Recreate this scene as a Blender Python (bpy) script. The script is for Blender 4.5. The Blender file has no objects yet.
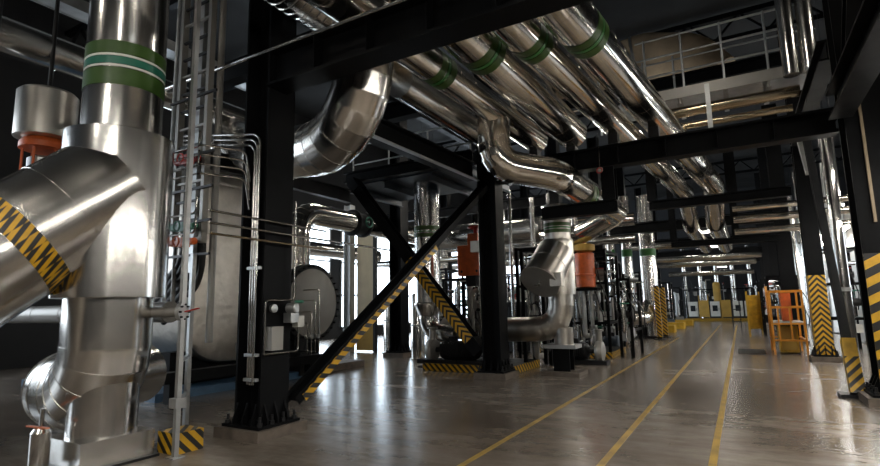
import bpy, math, random
from mathutils import Vector as V, Matrix
random.seed(7)
SC = bpy.context.scene
COL = SC.collection
PI = math.pi

# ------------------------------------------------------------------ materials
def mat(name):
    m = bpy.data.materials.new(name); m.use_nodes = True
    nt = m.node_tree; b = nt.nodes['Principled BSDF']
    return m, nt, b

def noise(nt, scale, vec=None, detail=4, rough=.55):
    n = nt.nodes.new('ShaderNodeTexNoise'); n.inputs['Scale'].default_value = scale
    n.inputs['Detail'].default_value = detail; n.inputs['Roughness'].default_value = rough
    if vec is not None: nt.links.new(vec, n.inputs['Vector'])
    return n.outputs['Fac']

def ramp(nt, fac, stops):
    r = nt.nodes.new('ShaderNodeValToRGB'); nt.links.new(fac, r.inputs['Fac'])
    e = r.color_ramp.elements
    while len(e) < len(stops): e.new(.5)
    for i, (p, c) in enumerate(stops):
        e[i].position = p; e[i].color = (*c, 1) if len(c) == 3 else c
    return r.outputs['Color']

def maprange(nt, fac, a, b, lo=.3, hi=.7):
    r = nt.nodes.new('ShaderNodeMapRange'); nt.links.new(fac, r.inputs['Value'])
    r.inputs['From Min'].default_value = lo; r.inputs['From Max'].default_value = hi
    r.inputs['To Min'].default_value = a; r.inputs['To Max'].default_value = b
    return r.outputs['Result']

def bump(nt, b, fac, strength, dist=.02):
    n = nt.nodes.new('ShaderNodeBump'); n.inputs['Strength'].default_value = strength
    n.inputs['Distance'].default_value = dist
    nt.links.new(fac, n.inputs['Height']); nt.links.new(n.outputs['Normal'], b.inputs['Normal'])

def coord(nt, kind='Object', scale=None):
    t = nt.nodes.new('ShaderNodeTexCoord'); o = t.outputs[kind]
    if scale:
        mp = nt.nodes.new('ShaderNodeMapping'); mp.inputs['Scale'].default_value = scale
        nt.links.new(o, mp.inputs['Vector']); o = mp.outputs['Vector']
    return o

def metal(name, c1, c2, r1, r2, brush=(3, 60, 1), bstr=.12, metallic=1.0, wob=1.6):
    m, nt, b = mat(name)
    b.inputs['Metallic'].default_value = metallic
    uv = coord(nt, 'UV', brush); ob = coord(nt, 'Object')
    f1 = noise(nt, 1.0, uv, 5, .6); f2 = noise(nt, wob, ob, 4)
    nt.links.new(ramp(nt, f2, [(.3, c1), (.7, c2)]), b.inputs['Base Color'])
    mx = nt.nodes.new('ShaderNodeMath'); mx.operation = 'ADD'
    nt.links.new(maprange(nt, f1, -.012, .015), mx.inputs[0]); nt.links.new(maprange(nt, f2, r1, r2), mx.inputs[1])
    nt.links.new(mx.outputs[0], b.inputs['Roughness'])
    if bstr > 0: bump(nt, b, noise(nt, wob*1.7, ob, 1.0 if bstr < .1 else 2.5, .45), bstr*2.5, .03)
    return m

def paint(name, c, rough=.4, var=.12, scale=4, metallic=0., spec=.5):
    m, nt, b = mat(name)
    f = noise(nt, scale, coord(nt))
    lo = tuple(x*(1-var) for x in c); hi = tuple(min(1, x*(1+var)) for x in c)
    nt.links.new(ramp(nt, f, [(.3, lo), (.7, hi)]), b.inputs['Base Color'])
    nt.links.new(maprange(nt, f, rough*.85, rough*1.15), b.inputs['Roughness'])
    b.inputs['Metallic'].default_value = metallic
    b.inputs['Specular IOR Level'].default_value = spec
    return m

def emit(name, c, s):
    m, nt, b = mat(name)
    b.inputs['Base Color'].default_value = (*c, 1)
    b.inputs['Emission Color'].default_value = (*c, 1); b.inputs['Emission Strength'].default_value = s
    return m

def hazard(name, k, chev=0., slope=1.0, duty=.5, y=(.66, .37, .015), axis_uv=True, jag=0.):
    """black and yellow warning stripes; UVs are in metres"""
    m, nt, b = mat(name)
    t = nt.nodes.new('ShaderNodeTexCoord'); s = nt.nodes.new('ShaderNodeSeparateXYZ')
    nt.links.new(t.outputs['UV'], s.inputs[0])
    def op(o, a, bb):
        n = nt.nodes.new('ShaderNodeMath'); n.operation = o
        for i, x in enumerate((a, bb)):
            if x is None: continue
            if isinstance(x, (int, float)): n.inputs[i].default_value = x
            else: nt.links.new(x, n.inputs[i])
        return n.outputs[0]
    u, v = s.outputs[0], s.outputs[1]
    if chev: u = op('ABSOLUTE', u, None)
    a = op('ADD', op('MULTIPLY', u, slope), v)
    if jag: a = op('ADD', a, op('MULTIPLY', op('FRACT', op('MULTIPLY', u, jag), None), 1.0/k*.45))
    f = op('FRACT', op('MULTIPLY', a, k), None)
    g = op('GREATER_THAN', f, duty)
    w = noise(nt, 9, coord(nt))
    yc = ramp(nt, w, [(.3, tuple(x*.75 for x in y)), (.6, y)])
    mx = nt.nodes.new('ShaderNodeMix'); mx.data_type = 'RGBA'
    nt.links.new(g, mx.inputs['Factor']); mx.inputs['A'].default_value = (.012, .012, .012, 1); nt.links.new(yc, mx.inputs['B'])
    nt.links.new(mx.outputs['Result'], b.inputs['Base Color']); b.inputs['Roughness'].default_value = .42
    return m

M = {}
M['clad'] = metal('polished_cladding', (.54, .52, .49), (.70, .68, .64), .17, .24, (1.2, 22, 1), .025)
M['cladv'] = metal('brushed_cladding', (.50, .49, .47), (.66, .645, .62), .18, .24, (7, .35, 1), .0)
M['bright'] = metal('bright_cladding', (.66, .63, .57), (.78, .74, .68), .11, .17, (1.2, 22, 1), .012)
M['satin'] = metal('satin_cladding', (.46, .435, .395), (.60, .57, .52), .30, .37, (6, 6, 1), .02)
M['alu'] = metal('dull_aluminium', (.50, .47, .42), (.68, .64, .58), .34, .48, (4, 4, 1), .30, .9, 3.2)
M['galv'] = metal('galvanised_steel', (.38, .39, .39), (.52, .53, .53), .38, .52, (9, 9, 1), .05, .9, 5)
M['tube'] = metal('stainless_tube', (.36, .35, .33), (.46, .45, .43), .19, .24, (1, 1, 1), .0)
M['gunmetal'] = metal('flange_plate', (.27, .26, .24), (.34, .325, .30), .42, .52, (5, 5, 1), .03, .55)
M['black'] = paint('black_steel_paint', (.0055, .0058, .0065), .48, .3, 2.5, spec=.07)
M['dark'] = paint('dark_machine_paint', (.016, .0165, .018), .45, .3, 5, spec=.25)
M['bluegrey'] = paint('blue_grey_paint', (.055, .075, .10), .5, .2, 3)
M['rubber'] = paint('black_cable', (.012, .012, .012), .5, .2, 6)
M['orange'] = paint('orange_paint', (.62, .12, .025), .42, .2, 7)
M['red'] = paint('red_paint', (.45, .03, .02), .4, .15, 9)
M['yellow'] = paint('yellow_paint', (.50, .29, .02), .5, .3, 6)
M['white'] = paint('white_enclosure', (.62, .62, .58), .45, .1, 6)
M['cream'] = paint('cream_panel', (.62, .54, .38), .6, .12, 2)
M['ochre'] = paint('ochre_panel', (.42, .26, .05), .6, .2, 2)
M['green'] = paint('green_band', (.030, .075, .008), .4, .15, 6)
M['brightgreen'] = paint('bright_green_band', (.03, .15, .03), .4, .15, 6)
M['teal'] = paint('teal_band', (.012, .13, .085), .38, .1, 6)
M['whiteband'] = paint('white_stripe', (.70, .72, .66), .4, .05, 6)
M['blue'] = paint('blue_plinth_paint', (.06, .13, .22), .45, .25, 3)
M['valvegreen'] = paint('green_valve_paint', (.03, .16, .10), .45, .2, 9)
M['dusty'] = paint('dusty_jacket', (.50, .38, .25), .75, .3, 1.2)
M['brass'] = metal('brass_tinted_cladding', (.42, .34, .23), (.52, .43, .31), .19, .24, (1, 20, 1), .02)
M['tan'] = paint('lit_edge_tan', (.26, .20, .125), .55, .1, 3)
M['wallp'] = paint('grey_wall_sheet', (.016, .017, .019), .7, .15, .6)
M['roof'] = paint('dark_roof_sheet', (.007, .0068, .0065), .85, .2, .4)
M['plinth'] = paint('grout_plinth', (.13, .105, .085), .7, .35, 6)
M['haz'] = hazard('hazard_diagonal', 4.2, slope=1.0, duty=.48)
M['hazcol'] = hazard('hazard_column', 3.9, slope=-.55, duty=.50)
M['hazchev'] = hazard('hazard_chevron', 7.0, chev=1, slope=1.1, duty=.48)
M['hazsaw'] = hazard('hazard_sawtooth', 5.6, slope=1.0, duty=.5)
M['haztape'] = hazard('hazard_tape', 4.6, slope=1.6, duty=.50, jag=9.)
M['hazfine'] = hazard('hazard_fine', 6.5, slope=1.0, duty=.48)
M['window'] = emit('daylit_glazing', (.74, .87, 1.0), 3.6)
M['winback'] = emit('daylit_back_glazing', (.80, .90, 1.0), 3.4)
M['lamp'] = emit('lamp_diffuser', (1.0, .93, .82), 34.0)
M['lamplow'] = emit('batten_diffuser', (1.0, .95, .86), 42.0)
M['lampfar'] = emit('far_lamp_diffuser', (1.0, .95, .88), 9.0)
M['glass'] = paint('cabinet_glass', (.02, .025, .03), .12, .1, 3)

def floor_mat():
    m, nt, b = mat('worn_concrete')
    o = coord(nt)
    big = noise(nt, .32, o, 6, .6); fine = noise(nt, 5.0, o, 6, .7)
    sm = nt.nodes.new('ShaderNodeMapping'); sm.inputs['Scale'].default_value = (.55, 2.2, 1); nt.links.new(o, sm.inputs['Vector'])
    streak = noise(nt, 1.1, sm.outputs['Vector'], 6, .65)
    c1 = ramp(nt, streak, [(.25, (.12, .098, .078)), (.5, (.235, .20, .168)), (.75, (.37, .33, .285))])
    c2 = ramp(nt, big, [(.35, (.45, .42, .385)), (.62, (1, 1, 1))])
    c3 = ramp(nt, fine, [(.3, (.7, .68, .66)), (.6, (1, 1, 1))])
    for a, f in ((c2, .8), (c3, .6)):
        mx = nt.nodes.new('ShaderNodeMix'); mx.data_type = 'RGBA'; mx.blend_type = 'MULTIPLY'; mx.inputs['Factor'].default_value = f
        nt.links.new(c1, mx.inputs['A']); nt.links.new(a, mx.inputs['B']); c1 = mx.outputs['Result']
    nt.links.new(c1, b.inputs['Base Color'])
    ad = nt.nodes.new('ShaderNodeMath'); ad.operation = 'ADD'
    nt.links.new(maprange(nt, streak, .215, .245), ad.inputs[0]); nt.links.new(maprange(nt, fine, -.015, .02), ad.inputs[1])
    nt.links.new(ad.outputs[0], b.inputs['Roughness'])
    b.inputs['Specular IOR Level'].default_value = .6
    bump(nt, b, noise(nt, 2.6, o, 1.2, .5), .06, .03)
    return m
M['floor'] = floor_mat()

# ------------------------------------------------------------------ mesh builder
def perp(t):
    t = V(t).normalized()
    a = V((0, 0, 1)) if abs(t.z) < .9 else V((0, 1, 0))
    u = a.cross(t).normalized()
    return u, t.cross(u).normalized()

class MB:
    def __init__(s): s.v = []; s.f = []; s.uv = []
    def face(s, idx, uv): s.f.append(idx); s.uv.append(uv)
    def box(s, a, b, rot=None, at=None):
        """axis box from corner a to corner b; optional rotation about 'at'"""
        x0, y0, z0 = a; x1, y1, z1 = b
        P = [V((x, y, z)) for z in (z0, z1) for y in (y0, y1) for x in (x0, x1)]
        cx, cy, cz = (x0+x1)/2, (y0+y1)/2, (z0+z1)/2
        F = [((0, 2, 3, 1), 'z'), ((4, 5, 7, 6), 'z'), ((0, 1, 5, 4), 'y'), ((2, 6, 7, 3), 'y'), ((0, 4, 6, 2), 'x'), ((1, 3, 7, 5), 'x')]
        k = len(s.v)
        for idx, ax in F:
            uv = []
            for i in idx:
                p = P[i]
                uv.append((p.x-cx, p.z-cz) if ax == 'y' else (p.y-cy, p.z-cz) if ax == 'x' else (p.x-cx, p.y-cy))
            s.face([k+i for i in idx], uv)
        if rot is not None:
            o = V(at) if at is not None else V((cx, cy, cz))
            P = [rot @ (p-o) + o for p in P]
        s.v += P
        return s
    def beam(s, p0, p1, w, h, up=(0, 0, 1)):
        """rectangular bar between two points; uv v runs along it"""
        p0 = V(p0); p1 = V(p1); t = (p1-p0).normalized(); L = (p1-p0).length
        side = t.cross(V(up))
        if side.length < 1e-4: side = t.cross(V((0, 1, 0)))
        side.normalize(); u = side.cross(t).normalized()
        k = len(s.v)
        for p in (p0, p1):
            for a, b in ((-1, -1), (1, -1), (1, 1), (-1, 1)):
                s.v.append(p + side*(a*w/2) + u*(b*h/2))
        for i in range(4):
            j = (i+1) % 4; wd = w if i % 2 == 0 else h
            s.face([k+i, k+j, k+4+j, k+4+i], [(-wd/2, 0), (wd/2, 0), (wd/2, L), (-wd/2, L)])
        s.face([k+3, k+2, k+1, k], [(0, 0)]*4); s.face([k+4, k+5, k+6, k+7], [(0, 0)]*4)
        return s
    def ibeam(s, p0, p1, w, h, tf=.03, tw=.02, up=(0, 0, 1)):
        p0 = V(p0); p1 = V(p1); t = (p1-p0).normalized()
        side = t.cross(V(up))
        if side.length < 1e-4: side = t.cross(V((0, 1, 0)))
        side.normalize(); u = side.cross(t).normalized()
        o = u*(h/2-tf/2)
        s.beam(p0+o, p1+o, w, tf, u); s.beam(p0-o, p1-o, w, tf, u); s.beam(p0, p1, tw, h-2*tf, u)
        return s
    def rings(s, rings, closed_ends=True, vs=None, per=1.0):
        k = len(s.v); n = len(rings[0])
        for r in rings: s.v += r
        m = len(rings)
        vs = vs or list(range(m))
        for i in range(m-1):
            for j in range(n):
                a = k+i*n+j; b = k+i*n+(j+1) % n; c = k+(i+1)*n+(j+1) % n; d = k+(i+1)*n+j
                u0 = j/n*per; u1 = (j+1)/n*per
                s.face([a, b, c, d], [(u0, vs[i]), (u1, vs[i]), (u1, vs[i+1]), (u0, vs[i+1])])
        if closed_ends:
            s.face([k+j for j in range(n)][::-1], [(0, 0)]*n)
            s.face([k+(m-1)*n+j for j in range(n)], [(0, 0)]*n)
        return s
    def pipe(s, pts, r, seg=28, seam=0., bead=.006, w=.012, ends=True):
        """round pipe along a polyline, mitred joints; seam>0 adds a raised bead at joints and every 'seam' metres"""
        P = [V(p) for p in pts]
        Q = [P[0]]
        for a, b in zip(P, P[1:]):
            L = (b-a).length
            if seam and L > seam*1.4:
                n = max(1, round(L/seam))
                for i in range(1, n): Q.append(a.lerp(b, i/n))
            Q.append(b)
        P = [Q[0]]
        for q in Q[1:]:
            if (q-P[-1]).length > 1e-5: P.append(q)
        T = [(b-a).normalized() for a, b in zip(P, P[1:])]
        u, v = perp(T[0]); rings = []; vs = []; L = 0.
        def ring(p, t, n, u, v, rr):
            out = []
            for i in range(seg):
                a = 2*PI*i/seg; d = u*math.cos(a)+v*math.sin(a); d = d*rr
                out.append(p + d - t*(d.dot(n)/max(.05, t.dot(n))))
            return out
        for i, p in enumerate(P):
            if i == 0: rings.append(ring(p, T[0], T[0], u, v, r)); vs.append(0.); continue
            L += (p-P[i-1]).length
            if i == len(P)-1: rings.append(ring(p, T[-1], T[-1], u, v, r)); vs.append(L); continue
            t0, t1 = T[i-1], T[i]; n = (t0+t1).normalized()
            ax = t0.cross(t1)
            if ax.length > 1e-6:
                R = Matrix.Rotation(t0.angle(t1), 3, ax.normalized()); u1, v1 = R @ u, R @ v
            else: u1, v1 = u, v
            if seam:
                for dt, rr in ((-w, r), (-w, r+bead)):
                    rings.append(ring(p+t0*dt, t0, n, u, v, rr)); vs.append(L-w)
                for dt, rr in ((w, r+bead), (w, r)):
                    rings.append(ring(p+t1*dt, t1, n, u1, v1, rr)); vs.append(L+w)
            else:
                rings.append(ring(p, t0, n, u, v, r)); vs.append(L)
            u, v = u1, v1
        return s.rings(rings, ends, vs, 2*PI*r)
    def lathe(s, prof, origin, axis=(0, 0, 1), seg=32):
        """profile of (radius, height) about an axis; open profile gets end caps"""
        o = V(origin); t = V(axis).normalized(); u, v = perp(t)
        rings = []; vs = []
        for r, h in prof:
            r = max(r, 1e-4)
            rings.append([o + t*h + (u*math.cos(2*PI*i/seg)+v*math.sin(2*PI*i/seg))*r for i in range(seg)]); vs.append(h)
        return s.rings(rings, True, vs, 2*PI*max(r for r, h in prof))
    def cyl(s, p0, p1, r, seg=16):
        return s.pipe([p0, p1], r, seg)
    def ring(s, c, axis, R, r, seg=28, ts=8):
        """torus"""
        c = V(c); u, v = perp(axis); t = V(axis).normalized(); k = len(s.v)
        for i in range(seg):
            a = 2*PI*i/seg; d = u*math.cos(a)+v*math.sin(a)
            for j in range(ts):
                b = 2*PI*j/ts; s.v.append(c + d*(R+r*math.cos(b)) + t*(r*math.sin(b)))
        for i in range(seg):
            for j in range(ts):
                a = k+i*ts+j; b = k+((i+1) % seg)*ts+j; cc = k+((i+1) % seg)*ts+(j+1) % ts; d = k+i*ts+(j+1) % ts
                s.face([a, b, cc, d], [(0, 0)]*4)
        return s

def arc(pts, rad, n=6):
    """round the corners of a polyline"""
    P = [V(p) for p in pts]; out = [P[0]]
    rs = rad if isinstance(rad, (list, tuple)) else [rad]*(len(P)-2)
    for i in range(1, len(P)-1):
        a, p, b = P[i-1], P[i], P[i+1]
        d0 = (a-p).normalized(); d1 = (b-p).normalized(); th = d0.angle(d1)
        if PI-th < .02: out.append(p); continue
        cut = min(rs[i-1]/math.tan(th/2), (a-p).length*.49 if i > 1 else (a-p).length*.98, (b-p).length*.49 if i < len(P)-2 else (b-p).length*.98)
        R = cut*math.tan(th/2)
        c = p + (d0+d1).normalized()*(R/math.sin(th/2))
        s0 = p+d0*cut-c; tot = PI-th; ax = s0.cross(p+d1*cut-c).normalized()
        for k in range(n+1):
            out.append(c + Matrix.Rotation(tot*k/n, 3, ax) @ s0)
    out.append(P[-1]); return out

# ------------------------------------------------------------------ objects
def obj(name, mb, m, parent=None, label=None, cat=None, group=None, kind=None, sharp=28):
    xs = [p[0] for p in mb.v]; ys = [p[1] for p in mb.v]; zs = [p[2] for p in mb.v]
    o = V(((min(xs)+max(xs))/2, (min(ys)+max(ys))/2, min(zs)))
    me = bpy.data.meshes.new(name)
    me.from_pydata([tuple(p-o) for p in mb.v], [], mb.f)
    ul = me.uv_layers.new(name='UVMap')
    k = 0; flat = []
    for uv in mb.uv:
        for t in uv: flat += t
    ul.data.foreach_set('uv', flat)
    me.polygons.foreach_set('use_smooth', [True]*len(me.polygons))
    me.set_sharp_from_angle(angle=math.radians(sharp))
    me.materials.append(M[m] if isinstance(m, str) else m)
    ob = bpy.data.objects.new(name, me); COL.objects.link(ob)
    if parent is not None:
        w = V(parent['_w']); ob.parent = parent; ob.location = o-w
    else: ob.location = o
    ob['_w'] = tuple(o)
    props(ob, label, cat, group, kind)
    return ob
def props(ob, label, cat, group, kind):
    if label: ob['label'] = label
    if cat: ob['category'] = cat; ob['kind'] = kind or 'thing'
    elif kind: ob['kind'] = kind
    if group: ob['group'] = group
def thing(name, loc, label, cat, group=None):
    o = bpy.data.objects.new(name, None); COL.objects.link(o); o.location = loc; o['_w'] = tuple(loc)
    o.empty_display_size = .2
    props(o, label, cat, group, 'thing'); return o
def struct(name, mb, m, label=None):
    return obj(name, mb, m, None, label, None, None, 'structure')
EXPOSURE = 1.0
M['linepaint'] = paint('worn_line_paint', (.36, .235, .055), .5, .5, 3)
M['railorange'] = paint('orange_rail_paint', (.66, .26, .02), .42, .2, 6)
def R_choice(s): return ('dark', 'bluegrey', 'gunmetal')[s % 3]
def sum_bolts(c, axis, R, n, r, h=.02):
    b = MB(); u, v = perp(axis); t = V(axis).normalized(); c = V(c)
    for i in range(n):
        a = 2*PI*i/n; p = c+(u*math.cos(a)+v*math.sin(a))*R; b.cyl(p-t*h*.5, p+t*h, r, 6)
    return b

def bolts(c, axis, R, n, r, h, m, parent):
    u, v = perp(axis); t = V(axis).normalized(); c = V(c)
    for i in range(n):
        a = 2*PI*i/n; q = c+(u*math.cos(a)+v*math.sin(a))*R
        obj('flange_bolt', MB().cyl(q-t*h*.5, q+t*h, r, 6), m, parent)
# ------------------------------------------------------------------ the building shell
struct('floor', MB().box((-18, -7, -.2), (9, 50, 0)), 'floor')
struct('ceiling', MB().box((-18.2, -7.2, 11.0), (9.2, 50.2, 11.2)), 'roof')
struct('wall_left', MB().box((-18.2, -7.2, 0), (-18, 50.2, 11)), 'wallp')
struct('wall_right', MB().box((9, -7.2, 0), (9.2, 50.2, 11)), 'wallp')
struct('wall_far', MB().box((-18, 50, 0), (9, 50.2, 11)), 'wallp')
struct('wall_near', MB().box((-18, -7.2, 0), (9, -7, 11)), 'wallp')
def window(n, x, y0, y1, z0, z1, side, m):
    d = .08*side
    f = MB(); t = .09
    for a, b in ((y0, y0+t), (y1-t, y1), ((y0+y1)/2-t/2, (y0+y1)/2+t/2)):
        f.box((min(x, x+d), a, z0), (max(x, x+d), b, z1))
    for a in (z0, (z0*2+z1)/3-t/2, (z0+z1*2)/3-t/2, z1-t):
        f.box((min(x, x+d), y0, a), (max(x, x+d), y1, a+t))
    w = obj('window_%d' % n, f, 'galv', kind='structure')
    p = MB().box((min(x, x+d*.4), y0+t*.5, z0+t*.5), (max(x, x+d*.4), y1-t*.5, z1-t*.5))
    obj('window_pane', p, m, w)
n = 1
for yc in (-4.5, 0.6):
    window(n, -18, yc-2.2, yc+2.2, 1.2, 7.0, 1, 'winback'); n += 1
for yc in (12.2, 17.6, 23.0, 28.4, 33.8, 39.2, 44.6):
    window(n, -18, yc-2.3, yc+2.3, .5, 5.6, 1, 'window'); n += 1
for yc in (23, 31, 39):
    window(n, 9, yc-2.2, yc+2.2, 1.4, 4.4, -1, 'winback'); n += 1

for i, (x0, y0, x1, y1, w, lab) in enumerate((
        (-2.44, 3.95, -2.42, 24.5, .065, 'faded yellow floor line farthest from the orange guard rails'),
        (-1.27, 3.95, -1.27, 38.0, .07, 'middle one of the three yellow floor lines in the aisle'),
        (-.36, 3.95, -.36, 38.0, .07, 'yellow floor line closest to the orange guard rails'))):
    b = MB().beam((x0, y0, .002), (x1, y1, .002), w, .003)
    obj('floor_line', b, 'linepaint', None, lab, 'floor marking', 'yellow lines painted along the aisle')

# ------------------------------------------------------------------ steel columns
def column(x, y, h, label, w=.5, face='x', group='black steel columns', stripe=None, gus=True, z0=.12, m='black'):
    t = thing('steel_column', (x, y, 0), label, 'column', group)
    up = (1, 0, 0) if face == 'x' else (0, 1, 0)
    obj('shaft', MB().ibeam((x, y, z0+.03), (x, y, h), w, w, .035, .025, up), m, t)
    obj('base_plate', MB().box((x-w*.72, y-w*.72, z0), (x+w*.72, y+w*.72, z0+.035)), m, t)
    obj('grout_plinth', MB().box((x-w*.86, y-w*.86, 0), (x+w*.86, y+w*.86, z0)), 'plinth', t)
    if gus:
        for s in (-1, 1):
            for k in (-.32, 0, .32):
                for ax in (0, 1):
                    g = MB(); a = k*w*1.1; o = s*w*.5; e = s*w*.66
                    q = [(o, 0), (e, 0), (e, .05), (o, .24)]
                    k0 = len(g.v)
                    for th in (-.012, .012):
                        for p, z in q:
                            g.v.append(V((x+p, y+a+th, z0+.035+z)) if ax == 0 else V((x+a+th, y+p, z0+.035+z)))
                    g.face([0, 1, 2, 3], [(0, 0)]*4); g.face([7, 6, 5, 4], [(0, 0)]*4)
                    for i in range(4):
                        j = (i+1) % 4; g.face([i, i+4, j+4, j], [(0, 0)]*4)
                    obj('gusset', g, m, t)
        for sx in (-1, 1):
            for sy in (-1, -.33, .33, 1):
                bx, by = x+sx*w*.62, y+sy*w*.6
                obj('anchor_bolt', MB().cyl((bx, by, z0+.03), (bx, by, z0+.14), .018, 8).cyl((bx, by, z0+.035), (bx, by, z0+.075), .034, 6), 'dark', t)
    for (axis, sgn, za, zb, mm) in (stripe or []):
        if axis == 'y': b = MB().box((x-w/2, y+sgn*w/2-.004, za), (x+w/2, y+sgn*w/2+.004, zb))
        else: b = MB().box((x+sgn*w/2-.004, y-w/2, za), (x+sgn*w/2+.004, y+w/2, zb))
        obj('hazard_tape', b, mm, t)
    return t
column(-5.26, 4.62, 9.4, 'black steel column closest to the camera, carrying thin conduits and an instrument panel', .45)
column(-4.62, 10.3, 9.4, 'black steel column where the two striped diagonal braces meet the pump skid', .42)
ordw = ['first', 'second', 'third', 'fourth', 'fifth']
for i, yy in enumerate((16.1, 21.9, 27.7, 33.5, 39.3)):
    column(-4.95, yy, 8.6, 'slim black column beyond the capped silver riser, %s past it beside the aisle' % ordw[i], .40, gus=i < 1, group='columns along the pipe side of the aisle')
column(1.86, 9.85, 10.4, 'nearest black column on the guard rail side, wrapped in wide black and yellow stripes', .52, 'y',
       stripe=[('y', -1, .16, 2.15, 'hazcol')])
column(1.68, 16.0, 8.8, 'black column with chevron tape standing right beside the orange guard rails', .36, 'y', stripe=[('y', -1, .16, 2.1, 'hazchev'), ('x', -1, .16, 2.1, 'hazfine')])
for i, yy in enumerate((21.9, 27.7, 33.5, 39.3)):
    column(1.5, yy, 8.6, 'plain black column behind the orange guard rails, %s past them along the aisle' % ordw[i], .46, 'y', gus=i < 1, group='columns beyond the guard rails')
column(-9.4, 13.65, 8.2, 'black column in front of the bright window, beside the cream panel', .44, group='columns near the windows')
for i, yy in enumerate((19.6, 25.4, 31.2)):
    column(-9.4, yy, 8.2, 'far black column standing between pipes in front of the windows, %s past the cream panel' % ordw[i+1], .40, gus=False, group='columns near the windows')
column(-12.6, 22.5, 8.2, 'far black column deep behind the racks, closest to the window wall', .4, gus=False, group='columns near the windows')

def beam(p0, p1, w, h, label, m='black', tf=.035, group=None, stiff=0, name='steel_beam'):
    b = obj(name, MB().ibeam(p0, p1, w, h, tf, .02), m, None, label, 'beam', group)
    if stiff:
        a, c = V(p0), V(p1); t = (c-a).normalized(); sd = t.cross(V((0, 0, 1)))
        for i in range(1, stiff+1):
            p = a.lerp(c, i/(stiff+1))
            obj('stiffener', MB().beam(p-V((0, 0, h/2-tf)), p+V((0, 0, h/2-tf)), w*.94, .012, t), m, b)
    return b
beam((-5.02, 4.5, 4.60), (1.38, 4.5, 4.60), .34, .50, 'deep black beam crossing overhead nearest the camera, carrying the long pipes', stiff=7)
obj('conduit', MB().pipe([(-9, 4.20, 4.72), (3, 4.20, 4.72)], .022, 10), 'tube', None, 'thin grey conduit clipped along the face of the nearest overhead beam', 'conduit')
beam((-4.4, 10.3, 4.38), (1.6, 10.3, 4.38), .30, .42, 'black cross beam under the four long pipes, above the silver S-bend pipe', stiff=6)
# hanging portal frames under the cross beams
def portal(y, xs, zb, zt, x0, x1, label, w=.22):
    t = thing('pipe_gantry', ((x0+x1)/2, y, zb), label, 'hanger frame', 'pipe hanger frames')
    obj('crossbar', MB().ibeam((x0, y, zb), (x1, y, zb), w*.9, w, .02, .015), 'black', t)
    for x in xs: obj('upright', MB().ibeam((x, y, zb+w/2), (x, y, zt), w, w, .02, .015, (0, 1, 0)), 'black', t)
portal(10.3, (-2.05,), 3.38, 4.16, -3.45, -1.92, 'black L-shaped bracket hanging under the cross beam, around the S-bend pipe', .25)
portal(16.1, (-2.0, .05), 4.33, 5.6, -2.1, 1.4, 'black hanging frame below the two far ends of the bright overhead pipes', .26)
portal(20.2, (-1.9, .05), 3.55, 6.2, -2.0, 1.3, 'second black hanging frame behind the first one under the bright pipes', .22)
beam((-4.74, 21.9, 4.5), (1.3, 21.9, 4.5), .3, .42, 'black cross beam over the aisle, behind the hanging frames', group='far beams across the aisle')
beam((-4.74, 27.7, 4.4), (1.3, 27.7, 4.4), .3, .42, 'far black cross beam over the aisle, second past the hanging frames', group='far beams across the aisle')
beam((-4.74, 33.5, 4.3), (1.3, 33.5, 4.3), .3, .42, 'far black cross beam over the aisle, third past the hanging frames', group='far beams across the aisle')
beam((-4.74, 39.3, 4.2), (1.3, 39.3, 4.2), .3, .4, 'farthest black cross beam over the aisle before the white cabinets', group='far beams across the aisle')
bL = beam((-4.97, 6.15, 4.40), (-4.90, 10.0, 4.43), .26, .38, 'black lengthwise beam with a bright lower edge, from big elbow to the S-bend')
obj('lit_edge_strip', MB().beam((-4.81, 6.15, 4.195), (-4.76, 10.0, 4.225), .09, .02), 'galv', bL, 'bright strip painting in the lit lower flange edge')  # bright strip stands in for light caught by the lower flange
beam((1.55, 2.0, 4.42), (1.55, 9.55, 4.42), .3, .42, 'black lengthwise beam running overhead to the nearest wide-striped column')
beam((1.6, 10.2, 5.6), (1.6, 15.7, 5.6), .26, .36, 'black lengthwise beam high between the two striped columns')
beam((-8.5, 5.9, 4.36), (-8.5, 10.1, 4.36), .16, .34, 'brownish steel channel above the round flange cover, ending at the diagonal brace', m='dark')
beam((-8.9, 10.45, 4.95), (-5.1, 10.45, 4.95), .2, .3, 'black cross beam at the top of the chevron-striped brace')
beam((-10.5, 6.4, 6.2), (-5.3, 6.4, 6.2), .25, .4, 'dark beam high behind the conduits, beyond the nearest column')
beam((-14, 8.6, 5.6), (-5.2, 8.6, 5.6), .25, .36, 'dark beam crossing high behind the big mitred elbow')
beam((-9.4, 13.2, 8.4), (-9.4, 31.6, 8.4), .25, .36, 'long dark beam linking the columns near the windows')
beam((-12.5, 16.1, 4.9), (-5.16, 16.1, 4.9), .22, .34, 'dark cross beam high behind the pump skid')
beam((-12.5, 21.9, 4.7), (-5.16, 21.9, 4.7), .22, .34, 'dark cross beam farther back above the equipment racks')

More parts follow.
